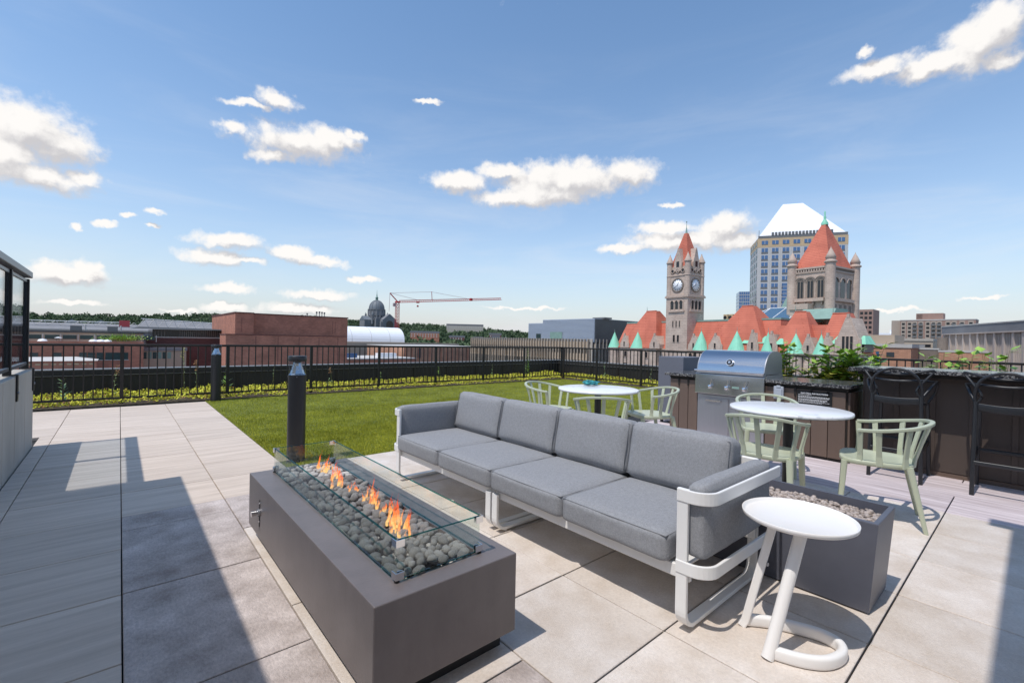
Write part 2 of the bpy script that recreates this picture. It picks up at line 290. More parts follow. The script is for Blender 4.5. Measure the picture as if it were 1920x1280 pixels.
def special_materials():
    # marble veins
    m = MATS['marble']; t = m.node_tree; b = t.nodes['Principled BSDF']
    tc = t.nodes.new('ShaderNodeTexCoord'); n = t.nodes.new('ShaderNodeTexNoise'); n.inputs['Scale'].default_value = 2.2; n.inputs['Detail'].default_value = 8; n.inputs['Distortion'].default_value = 1.6
    t.links.new(tc.outputs['Object'], n.inputs['Vector'])
    s = t.nodes.new('ShaderNodeMath'); s.operation = 'SUBTRACT'; s.inputs[1].default_value = .5; t.links.new(n.outputs['Fac'], s.inputs[0])
    a = t.nodes.new('ShaderNodeMath'); a.operation = 'ABSOLUTE'; t.links.new(s.outputs[0], a.inputs[0])
    mr = t.nodes.new('ShaderNodeMapRange'); mr.inputs[2].default_value = .022; t.links.new(a.outputs[0], mr.inputs[0])
    n2 = t.nodes.new('ShaderNodeTexNoise'); n2.inputs['Scale'].default_value = 1.7; t.links.new(tc.outputs['Object'], n2.inputs['Vector'])
    mx0 = t.nodes.new('ShaderNodeMath'); mx0.operation = 'MAXIMUM'; t.links.new(mr.outputs[0], mx0.inputs[0])
    mr2 = t.nodes.new('ShaderNodeMapRange'); mr2.inputs[1].default_value = .62; mr2.inputs[2].default_value = .42; t.links.new(n2.outputs['Fac'], mr2.inputs[0]); t.links.new(mr2.outputs[0], mx0.inputs[1])
    mx = t.nodes.new('ShaderNodeMix'); mx.data_type = 'RGBA'; mx.inputs[6].default_value = (.50, .51, .53, 1); mx.inputs[7].default_value = (.83, .83, .84, 1)
    t.links.new(mx0.outputs[0], mx.inputs[0]); t.links.new(mx.outputs[2], b.inputs['Base Color'])
    # polished speckled granite
    m = bpy.data.materials.new('counter_granite'); m.use_nodes = True; t = m.node_tree; b = t.nodes['Principled BSDF']; b.inputs['Roughness'].default_value = .14
    tc = t.nodes.new('ShaderNodeTexCoord'); v = t.nodes.new('ShaderNodeTexVoronoi'); v.inputs['Scale'].default_value = 95; t.links.new(tc.outputs['Object'], v.inputs['Vector'])
    cr = t.nodes.new('ShaderNodeValToRGB'); cr.color_ramp.elements[0].color = (.025, .025, .028, 1); cr.color_ramp.elements[1].color = (.30, .29, .28, 1); cr.color_ramp.elements[0].position = .45
    sp = t.nodes.new('ShaderNodeSeparateColor'); t.links.new(v.outputs['Color'], sp.inputs[0]); t.links.new(sp.outputs[0], cr.inputs[0]); t.links.new(cr.outputs[0], b.inputs['Base Color'])
    MATS['counter_granite'] = m
    # flame: glowing, see-through gas
    m = bpy.data.materials.new('flame'); m.use_nodes = True; t = m.node_tree; t.nodes.clear()
    o = t.nodes.new('ShaderNodeOutputMaterial'); tr = t.nodes.new('ShaderNodeBsdfTransparent'); em = t.nodes.new('ShaderNodeEmission'); mx = t.nodes.new('ShaderNodeMixShader')
    tc = t.nodes.new('ShaderNodeTexCoord'); sp = t.nodes.new('ShaderNodeSeparateXYZ'); t.links.new(tc.outputs['Generated'], sp.inputs[0])
    n = t.nodes.new('ShaderNodeTexNoise'); n.inputs['Scale'].default_value = 45; n.inputs['Detail'].default_value = 3; t.links.new(tc.outputs['Object'], n.inputs['Vector'])
    ad = t.nodes.new('ShaderNodeMath'); ad.operation = 'MULTIPLY_ADD'; ad.inputs[1].default_value = .7; t.links.new(n.outputs['Fac'], ad.inputs[0])
    sb = t.nodes.new('ShaderNodeMath'); sb.operation = 'SUBTRACT'; sb.inputs[1].default_value = .35; t.links.new(sp.outputs[2], sb.inputs[0]); t.links.new(sb.outputs[0], ad.inputs[2])
    cr = t.nodes.new('ShaderNodeValToRGB'); e = cr.color_ramp.elements; e[0].color = (1.0, .62, .22, 1); e[0].position = .1; e[1].color = (.85, .05, .03, 1); e[1].position = .85
    k = e.new(.45); k.color = (1.0, .22, .05, 1)
    t.links.new(ad.outputs[0], cr.inputs[0]); t.links.new(cr.outputs[0], em.inputs[0]); em.inputs[1].default_value = 1.1
    n2 = t.nodes.new('ShaderNodeTexNoise'); n2.inputs['Scale'].default_value = 60; n2.inputs['Detail'].default_value = 2; t.links.new(tc.outputs['Object'], n2.inputs['Vector'])
    mr = t.nodes.new('ShaderNodeMapRange'); mr.inputs[1].default_value = .35; mr.inputs[2].default_value = .62; mr.inputs[3].default_value = .04; mr.inputs[4].default_value = .68; t.links.new(n2.outputs['Fac'], mr.inputs[0])
    t.links.new(mr.outputs[0], mx.inputs[0]); t.links.new(tr.outputs[0], mx.inputs[1]); t.links.new(em.outputs[0], mx.inputs[2]); t.links.new(mx.outputs[0], o.inputs[0])
    MATS['flame'] = m
special_materials()

# ------------------------------------------------------------------ mesh helpers
class MB:
    """collects geometry; build() links it as one mesh object"""
    def __init__(s): s.v = []; s.f = []; s.sm = []
    def add(s, vs, fs, smooth=False):
        o = len(s.v); s.v.extend([tuple(q) for q in vs]); s.f.extend([tuple(i+o for i in f) for f in fs]); s.sm.extend([smooth]*len(fs)); return s
    def box(s, x0, x1, y0, y1, z0, z1):
        v = [(x0,y0,z0),(x1,y0,z0),(x1,y1,z0),(x0,y1,z0),(x0,y0,z1),(x1,y0,z1),(x1,y1,z1),(x0,y1,z1)]
        return s.add(v, [(0,3,2,1),(4,5,6,7),(0,1,5,4),(1,2,6,5),(2,3,7,6),(3,0,4,7)])
    def bevbox(s, x0, x1, y0, y1, z0, z1, b=.004, seg=2):
        bm = bmesh.new(); bmesh.ops.create_cube(bm, size=1)
        for q in bm.verts: q.co = ((x0+x1)/2+q.co.x*(x1-x0), (y0+y1)/2+q.co.y*(y1-y0), (z0+z1)/2+q.co.z*(z1-z0))
        bmesh.ops.bevel(bm, geom=bm.edges[:], offset=b, segments=seg, affect='EDGES', profile=.5)
        bm.verts.index_update(); s.add([q.co[:] for q in bm.verts], [[l.index for l in f.verts] for f in bm.faces], False); bm.free(); return s
    def cyl(s, p0, p1, r0, r1=None, n=16, caps=True, smooth=True, rot=0):
        r1 = r0 if r1 is None else r1; a = Vector(p0); b = Vector(p1); d = (b-a).normalized()
        k = Vector((0,0,1)) if abs(d.z) < .9 else Vector((1,0,0)); u = d.cross(k).normalized(); w = u.cross(d)
        vs = []
        for i in range(n):
            t = 2*math.pi*i/n+rot; e = u*math.cos(t)+w*math.sin(t); vs.append(a+e*r0); vs.append(b+e*r1)
        fs = [(2*i, 2*i+1, (2*i+3) % (2*n), (2*i+2) % (2*n)) for i in range(n)]
        s.add(vs, fs, smooth)
        if caps: s.add([vs[2*i] for i in range(n)], [tuple(range(n))]); s.add([vs[2*i+1] for i in range(n)], [tuple(reversed(range(n)))])
        return s
    def lathe(s, prof, n=24, c=(0,0,0), smooth=True):
        vs = []; m = len(prof)
        for i in range(n):
            t = 2*math.pi*i/n
            for (r, z) in prof: vs.append((c[0]+r*math.cos(t), c[1]+r*math.sin(t), c[2]+z))
        fs = [(i*m+j, ((i+1) % n)*m+j, ((i+1) % n)*m+j+1, i*m+j+1) for i in range(n) for j in range(m-1)]
        return s.add(vs, fs, smooth)
    def prism(s, poly, axis, a, b):
        """polygon of (p,q) pairs extruded along axis ('x': p=y,q=z  'y': p=x,q=z  'z': p=x,q=y) from a to b"""
        def mk(p, q, t): return (t,p,q) if axis == 'x' else ((p,t,q) if axis == 'y' else (p,q,t))
        n = len(poly); vs = [mk(p,q,a) for p,q in poly]+[mk(p,q,b) for p,q in poly]
        return s.add(vs, [tuple(range(n)), tuple(reversed(range(n,2*n)))]+[(i,(i+1)%n,n+(i+1)%n,n+i) for i in range(n)])
    def sweep(s, pts, prof, up=(0,0,1), scale=None, closed=False, smooth=True):
        """profile of (side, normal) offsets swept along pts"""
        pts = [Vector(p) for p in pts]; n = len(pts); m = len(prof); vs = []; up = Vector(up)
        for i, p in enumerate(pts):
            if closed: t = pts[(i+1) % n]-pts[i-1]
            else: t = pts[min(i+1,n-1)]-pts[max(i-1,0)]
            t.normalize(); sd_ = t.cross(up)
            if sd_.length < 1e-4: sd_ = t.cross(Vector((1,0,0)))
            sd_.normalize(); nn = sd_.cross(t); k = scale[i] if scale else 1
            for a, b in prof: vs.append(p+sd_*a*k+nn*b*k)
        fs = [(i*m+j, i*m+(j+1) % m, ((i+1) % n)*m+(j+1) % m, ((i+1) % n)*m+j) for i in range(n if closed else n-1) for j in range(m)]
        s.add(vs, fs, smooth)
        if not closed: s.add(vs[:m], [tuple(reversed(range(m)))]); s.add(vs[-m:], [tuple(range(m))])
        return s
    def tube(s, pts, r, n=8, closed=False, scale=None):
        return s.sweep(pts, [(r*math.cos(2*math.pi*i/n), r*math.sin(2*math.pi*i/n)) for i in range(n)], closed=closed, scale=scale)
    def hip(s, x0, x1, y0, y1, z0, rx0, rx1, ry0, ry1, z1):
        v = [(x0,y0,z0),(x1,y0,z0),(x1,y1,z0),(x0,y1,z0),(rx0,ry0,z1),(rx1,ry0,z1),(rx1,ry1,z1),(rx0,ry1,z1)]
        return s.add(v, [(0,3,2,1),(4,5,6,7),(0,1,5,4),(1,2,6,5),(2,3,7,6),(3,0,4,7)])
    def mesh(s, name):
        me = bpy.data.meshes.new(name); me.from_pydata(s.v, [], s.f); me.polygons.foreach_set('use_smooth', s.sm); me.update()
        bm = bmesh.new(); bm.from_mesh(me); bmesh.ops.recalc_face_normals(bm, faces=bm.faces[:]); bm.to_mesh(me); bm.free(); return me
    def build(s, name, mat, parent=None, loc=None, rotz=0):
        return ob(name, s.mesh(name), mat, parent, loc, rotz)
def rp(w, h, r=.3, n=3):
    """rounded rectangle profile, r as fraction of the smaller half-size"""
    a, b = w/2, h/2; q = min(a, b)*r; out = []
    for cx, cy, t0 in ((a-q, b-q, 0), (-a+q, b-q, 90), (-a+q, -b+q, 180), (a-q, -b+q, 270)):
        for i in range(n): t = rad(t0+90*i/(n-1)); out.append((cx+q*math.cos(t), cy+q*math.sin(t)))
    return out
def ob(name, me, mat, parent=None, loc=None, rotz=0):
    o = bpy.data.objects.new(name, me); col.objects.link(o)
    if mat is not None and not me.materials: me.materials.append(MATS[mat] if isinstance(mat, str) else mat)
    if parent: o.parent = parent
    if loc: o.location = loc
    if rotz: o.rotation_euler = (0, 0, rotz)
    return o
def tag(o, label, cat, group=None):
    o['label'] = label; o['category'] = cat
    if group: o['group'] = group
    return o
def thing(name, label, cat, loc=(0,0,0), rotz=0, group=None):
    o = bpy.data.objects.new(name, None); col.objects.link(o); o.location = loc; o.rotation_euler = (0,0,rotz); o.empty_display_size = .1
    return tag(o, label, cat, group)
def dup(root, loc, rotz, label):
    r = root.copy(); col.objects.link(r); r.location = loc; r.rotation_euler = (0,0,rotz); r['label'] = label
    for ch in list(root.children):
        c = ch.copy(); col.objects.link(c); c.parent = r
        for g_ in ch.children:
            d = g_.copy(); col.objects.link(d); d.parent = c
    return r
def struct(o, kind='structure'): o['kind'] = kind; return o
def cyc(pts, n=8):
    """Catmull-Rom through pts"""
    p = [Vector(q) for q in pts]; p = [2*p[0]-p[1]]+p+[2*p[-1]-p[-2]]; out = []
    for i in range(1, len(p)-2):
        for k in range(n):
            t = k/n; out.append(.5*((2*p[i])+(-p[i-1]+p[i+1])*t+(2*p[i-1]-5*p[i]+4*p[i+1]-p[i+2])*t*t+(-p[i-1]+3*p[i]-3*p[i+1]+p[i+2])*t**3))
    out.append(p[-2]); return out

# ------------------------------------------------------------------ terrace floor
random.seed(7); rng = np.random.default_rng(7)
m = MB(); m.box(-3.2, 13.3, -7, 12.6, -.40, -.045)
deck = struct(m.build('roof_deck', 'deck_void'))
GX = lambda k: .025+.61*k
GY = lambda j: .462+.611*j
PM = {}
def paver(x0, x1, y0, y1, mat):
    w, l = x1-x0-.006, y1-y0-.008; key = (round(w, 3), round(l, 3), mat)
    if key not in PM:
        b = MB(); b.bevbox(-w/2, w/2, -l/2, l/2, -.04, 0, .0025, 1); PM[key] = b.mesh('paver')
    o = ob('paver', PM[key], mat, deck, ((x0+x1)/2+random.uniform(-.0006, .0006), (y0+y1)/2, random.uniform(-.0012, .0012)))
    return o
for k in (-2, -1, 0, 1):
    for j in range(-4, 16):
        y0, y1 = GY(j), GY(j+1)
        if k in (0, 1) and y0 < 4.1: continue
        x0 = -.712 if k == -2 and y0 < 7.2 else GX(k)
        if k == -2 and y0 < 7.0: x0 = -.705
        paver(x0, GX(k+1), y0, y1, 'paver_wood')
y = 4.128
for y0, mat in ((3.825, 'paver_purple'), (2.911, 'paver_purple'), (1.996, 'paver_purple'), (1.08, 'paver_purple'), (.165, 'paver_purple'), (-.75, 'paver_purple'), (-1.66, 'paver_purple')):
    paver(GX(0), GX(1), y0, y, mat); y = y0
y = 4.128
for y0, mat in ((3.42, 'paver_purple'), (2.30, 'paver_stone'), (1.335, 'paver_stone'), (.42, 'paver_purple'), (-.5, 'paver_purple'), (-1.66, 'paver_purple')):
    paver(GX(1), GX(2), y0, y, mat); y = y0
for k in range(2, 8):
    for j in range(-4, 7): paver(GX(k), GX(k+1), GY(j), GY(j+1), 'paver_stone')
for k in range(8, 12):
    for j in range(-2, 4):
        o = GY(0)+.26*(k % 2); paver(GX(k), GX(k+1), o+1.222*(j-1), min(o+1.222*j, 4.73), 'paver_plank') if o+1.222*(j-1) < 4.6 else None

# ------------------------------------------------------------------ artificial lawn
TX0, TX1, TY0, TY1 = 1.25, 11.22, 4.745, 10.36
m = MB(); m.box(TX0, TX1, TY0, TY1, -.044, -.004)
lawn = struct(m.build('lawn', 'turf'))
def blades():
    xs, ys = [], []
    for (x0, x1, y0, y1, n) in ((TX0, 5.2, TY0, 6.4, 62000), (TX0, 6.5, 6.4, 8.2, 52000), (TX0, 5.5, 8.2, TY1, 26000), (5.2, TX1, TY0, 8.2, 52000), (5.5, TX1, 8.2, TY1, 28000)):
        xs.append(rng.uniform(x0, x1, n)); ys.append(rng.uniform(y0, y1, n))
    x = np.concatenate(xs); y = np.concatenate(ys); n = len(x)
    a = rng.uniform(0, 2*np.pi, n); h = rng.uniform(.010, .021, n); w = rng.uniform(.0022, .0042, n)
    lean = rng.uniform(.002, .012, n); la = rng.uniform(0, 2*np.pi, n)*.6+.8
    v = np.zeros((n, 3, 3))
    v[:, 0] = np.stack([x-np.cos(a)*w, y-np.sin(a)*w, np.full(n, -.004)], 1)
    v[:, 1] = np.stack([x+np.cos(a)*w, y+np.sin(a)*w, np.full(n, -.004)], 1)
    v[:, 2] = np.stack([x+np.cos(la)*lean, y+np.sin(la)*lean, h], 1)
    me = bpy.data.meshes.new('turf_blades'); me.vertices.add(3*n); me.loops.add(3*n); me.polygons.add(n)
    me.vertices.foreach_set('co', v.reshape(-1)); me.loops.foreach_set('vertex_index', np.arange(3*n, dtype=np.int32))
    me.polygons.foreach_set('loop_start', np.arange(0, 3*n, 3, dtype=np.int32)); me.update()
    o = ob('turf_blades', me, 'grass_blade'); struct(o, 'stuff'); tag(o, 'short bright green artificial grass covering the roof lawn', 'grass')
blades()

# ------------------------------------------------------------------ planting beds behind the fence
m = MB(); m.box(-3.1, 12.9, 10.385, 12.2, -.04, .02); m.box(11.25, 12.9, -4, 10.38, -.04, .021)
struct(m.build('planting_bed_soil', 'soil'))
def leafpatch(name, pts, size, mat, label, seed, up=.6):
    r = np.random.default_rng(seed); n = len(pts)
    d = r.normal(size=(n, 3)); d[:, 2] = np.abs(d[:, 2])*up+.15; d /= np.linalg.norm(d, axis=1)[:, None]
    e = np.cross(d, r.normal(size=(n, 3))); e /= np.linalg.norm(e, axis=1)[:, None]
    s = r.uniform(.6, 1.3, n)[:, None]*size
    v = np.stack([pts, pts+d*s*.5+e*s*.32, pts+d*s, pts+d*s*.5-e*s*.32], 1)
    me = bpy.data.meshes.new(name); me.vertices.add(4*n); me.loops.add(4*n); me.polygons.add(n)
    me.vertices.foreach_set('co', v.reshape(-1)); me.loops.foreach_set('vertex_index', np.arange(4*n, dtype=np.int32))
    me.polygons.foreach_set('loop_start', np.arange(0, 4*n, 4, dtype=np.int32)); me.update()
    return me
def bedpts(n, r):
    k = int(n*.56); a = np.stack([r.uniform(-2.6, 12.7, k), 10.42+1.62*r.random(k)], 1); b = np.stack([11.32+1.3*r.random(n-k), r.uniform(-1, 12.0, n-k)], 1)
    q = np.concatenate([a, b]); z = np.array([.05+.085*(mnoise.noise(Vector((p[0]*1.7, p[1]*1.7, 3)))+.45)+.05*mnoise.noise(Vector((p[0]*6, p[1]*6, 9))) for p in q])
    keep = z > .02
    return np.column_stack([q, np.maximum(z, .02)*r.uniform(.3, 1.0, n)])[keep]
for nm, cnt, sz, mt, lb, sd_ in (('sedum_cover', 52000, .042, 'sedum', 'yellow green sedum carpeting the bed behind the fence', 3), ('dry_sedum', 9000, .038, 'sedum_red', 'patches of dry reddish sedum in the fence bed', 5)):
    r = np.random.default_rng(sd_); o = ob(nm, leafpatch(nm, bedpts(cnt, r), sz, mt, lb, sd_), mt); struct(o, 'stuff'); tag(o, lb, 'ground cover')

def weed(x, y, h, label, mat='leaf', n=26, leaf=.07, seed=0, top=None):
    r = random.Random(seed); t = thing('weed', label, 'weed', (x, y, .015), 0, 'tall weeds in the fence bed')
    bx, by = r.uniform(-.05, .05), r.uniform(-.05, .05)
    path = [Vector((bx*(k/6)**2, by*(k/6)**2, h*k/6)) for k in range(7)]
    MB().tube(path, .006, 5, scale=[1-.12*k for k in range(7)]).build('stem', 'stem', t)
    b = MB()
    for i in range(n):
        k = r.uniform(.12, 1); p = Vector((bx*k*k, by*k*k, h*k)); a = r.uniform(0, 6.28); L = leaf*(1.25-.7*k)*r.uniform(.7, 1.2)
        d = Vector((math.cos(a), math.sin(a), r.uniform(.1, .9))).normalized(); e = d.cross(Vector((0, 0, 1))).normalized()*L*.16
        b.add([p, p+d*L*.45+e, p+d*L, p+d*L*.45-e], [(0, 1, 2, 3)])
    b.build('foliage', mat, t)
    if top:
        b = MB()
        for i in range(60):
            k = r.uniform(.72, 1.05); p = Vector((bx, by, h*k))+Vector((r.gauss(0, .02), r.gauss(0, .02), 0)); d = Vector((r.gauss(0, 1), r.gauss(0, 1), r.gauss(.3, 1))).normalized(); e = d.orthogonal().normalized()*.007
            b.add([p-e, p+d*.02, p+e], [(0, 1, 2)])
        b.build('seed_head', top, t)
    return t
weed(-.71, 10.97, .42, 'bushy pale leafed weed nearest the concrete wall', 'leaf_pale', 34, .12, 1)
weed(-.07, 11.25, .62, 'thin bent weed with brown tip behind the first fence post', 'leaf_pale', 20, .06, 2, 'sedum_red')
weed(1.03, 11.6, .92, 'tallest weed with tan seed head beside the far bollard', 'leaf_pale', 24, .05, 3, 'leaf_autumn')
weed(1.26, 11.75, .66, 'slim branching weed with dry brown top near the far bollard', 'leaf_pale', 18, .06, 4, 'sedum_red')
weed(1.68, 10.95, .62, 'bright green upright leafy weed just right of the far bollard', 'leaf', 46, .13, 5)
weed(2.78, 11.9, .50, 'thin pale weed stalk left of the near bollard', 'leaf_pale', 12, .05, 6)
weed(3.78, 11.0, .25, 'low tuft of pale leaves right of the near bollard', 'leaf_pale', 26, .10, 7)
weed(4.05, 11.6, .45, 'wispy weed with brown seeds right of the near bollard', 'leaf_pale', 14, .05, 8, 'sedum_red')
weed(5.2, 11.3, .32, 'small green weed left of the crane in the bed', 'leaf', 24, .08, 9)
weed(7.1, 11.5, .42, 'leafy weed near the middle of the long fence', 'leaf', 30, .10, 10)
weed(9.2, 11.6, .48, 'slender weed in the bed left of the fence corner', 'leaf_pale', 20, .07, 11)
weed(10.6, 11.55, .62, 'weed with white tips just left of the fence corner', 'leaf_pale', 40, .08, 12)
weed(11.0, 11.85, .95, 'dark tall branching weed in the fence corner', 'leaf', 80, .12, 13)
weed(12.2, 9.4, .60, 'lone green stalk in the bed right of the corner', 'leaf_pale', 26, .09, 14)
weed(12.2, 7.7, .55, 'thin flowering weed left of the tall grey box', 'leaf_pale', 18, .06, 15)

# ------------------------------------------------------------------ parapets
def parapet(name, label, x0, x1, y0, y1, axis):
    t = thing(name, label, 'wall')
    MB().box(x0, x1, y0, y1, -.40, .40).build('panel_wall', 'parapet_metal', t)
    e = .035
    MB().bevbox(x0-e, x1+e, y0-e, y1+e, .42, .52, .006, 1).build('coping', 'parapet_metal', t)
    MB().box(x0-e-.004, x1+e+.004, y0-e-.004, y1+e+.004, .405, .417).build('drip_edge', 'coping_metal', t)
    MB().box(x0-e+.01, x1+e-.01, y0-e+.01, y1+e-.01, .523, .53).build('coping_cap', 'coping_metal', t)
    n = int(((x1-x0) if axis == 'x' else (y1-y0))/1.15); pm = None
    for i in range(n):
        if axis == 'x': q = x0+.6+1.15*i; b = MB().box(-.025, .025, -.014, .0, -.02, .40); l = (q, y0-.001, 0)
        else: q = y0+.6+1.15*i; b = MB().box(-.014, 0, -.025, .025, -.02, .40); l = (x0-.001, q, 0)
        pm = pm or b.mesh('seam'); ob('seam', pm, 'fence_metal', t, l)
parapet('parapet_wall', 'low black metal clad parapet behind the long fence', -3.1, 13.2, 12.22, 12.50, 'x')
parapet('parapet_wall', 'low dark brown parapet behind the fence right of the corner', 12.92, 13.2, -5, 12.17, 'y')

# ------------------------------------------------------------------ fences
def fence(label, a, b, posts):
    """a,b end points (x,y); posts: distances along"""
    A = Vector((*a, 0)); B = Vector((*b, 0)); L = (B-A).length; ang = math.atan2(B.y-A.y, B.x-A.x)
    t = thing('metal_fence', label, 'fence', (A.x, A.y, 0), ang)
    MB().bevbox(-.03, L+.03, -.028, .028, 1.025, 1.067, .005, 1).build('top_rail', 'fence_metal', t)
    pm = MB().bevbox(-.027, .027, -.027, .027, -.03, 1.024, .004, 1).mesh('post')
    rail = {}
    bm_ = MB().box(-.009, .009, -.009, .009, .137, 1.024).mesh('baluster')
    for i, p in enumerate(posts):
        ob('post', pm, 'fence_metal', t, (p, 0, 0))
        if i+1 < len(posts):
            g_ = posts[i+1]-p; k = round(g_, 3)
            if k not in rail: rail[k] = MB().box(.028, g_-.028, -.014, .014, .10, .136).mesh('bottom_rail')
            ob('bottom_rail', rail[k], 'fence_metal', t, (p, 0, 0))
            n = max(1, round(g_/.1235))
            for j in range(1, n): ob('baluster', bm_, 'fence_metal', t, (p+g_*j/n, 0, 0))
    return t
fence('long dark metal picket fence between the lawn and the black parapet', (-2.6, 10.55), (11.33, 10.55), [0, 1.04, 2.64, 4.24, 5.83, 7.42, 9.02, 10.62, 12.22, 13.93][0:10])
fence('dark metal picket fence running from the corner behind the grill', (11.33, 10.50), (11.33, -1.2), [.05, 1.45, 3.05, 4.65, 6.25, 7.85, 9.45, 11.05])

# ------------------------------------------------------------------ concrete wall, glass screen, stair house and canopy (mostly out of frame)
t = thing('concrete_wall', 'low board marked concrete wall at the left edge', 'wall')
MB().bevbox(-.93, -.713, 4.985, 7.23, -.044, .85, .006, 1).build('wall_body', 'concrete', t)
for y_ in (5.5, 6.08, 6.66): MB().box(-.7125, -.7118, y_-.002, y_+.002, 0, .848).build('board_joint', 'granite_trim', t)
t = thing('glass_windscreen', 'black framed glass screen on top of the concrete wall', 'glass screen')
for y_ in (5.024, 6.13, 7.17):
    MB().bevbox(-.80, -.745, y_-.022, y_+.022, .855, 1.83, .004, 1).build('post', 'black_metal', t)
    br = MB().bevbox(-.712, -.70, y_-.03, y_+.03, .62, .86, .003, 1).build('bracket', 'black_metal', t)
    MB().cyl((-.70, y_, .70), (-.692, y_, .70), .012, n=8).build('bolt', 'steel_dull', br)
    MB().box(-.75, -.70, y_-.02, y_+.02, .856, .868).build('bracket_plate', 'black_metal', t)
MB().bevbox(-.815, -.725, 5.0, 7.21, 1.842, 1.91, .008, 2).build('top_rail', 'rail_steel', t)
for y0, y1 in ((5.048, 6.105), (6.155, 7.145)):
    MB().bevbox(-.79, -.755, y0, y1, .90, .935, .004, 1).build('bottom_rail', 'rail_steel', t)
    MB().bevbox(-.785, -.760, y0, y1, 1.79, 1.825, .004, 1).build('glazing_bar', 'rail_steel', t)
    MB().box(-.777, -.768, y0+.02, y1-.02, .937, 1.788).build('pane', 'pane_rail', t)
    for yy in (y0+.002, y1-.018): MB().box(-.785, -.760, yy, yy+.016, .937, 1.788).build('glazing_bar', 'black_metal', t)

t = thing('stair_house', 'unseen stair house beside the terrace, whitened to bounce light', 'building')  # out of view; sized to cast the terrace shadows, whitened to bounce light
MB().box(-3.1, -.716, -6.8, 5.0, -.044, 2.42).build('wall', 'bounce_pale', t)
MB().box(-.716, 3.0, -6.8, -2.6, -.04, 3.42).build('wall', 'bounce_pale', t)
MB().box(-.71, 3.20, -6.8, .11, 3.43, 3.60).build('canopy', 'bounce_pale', t)
MB().box(3.205, 3.275, -6.8, .225, 3.40, 3.66).build('fascia', 'slate_metal', t)

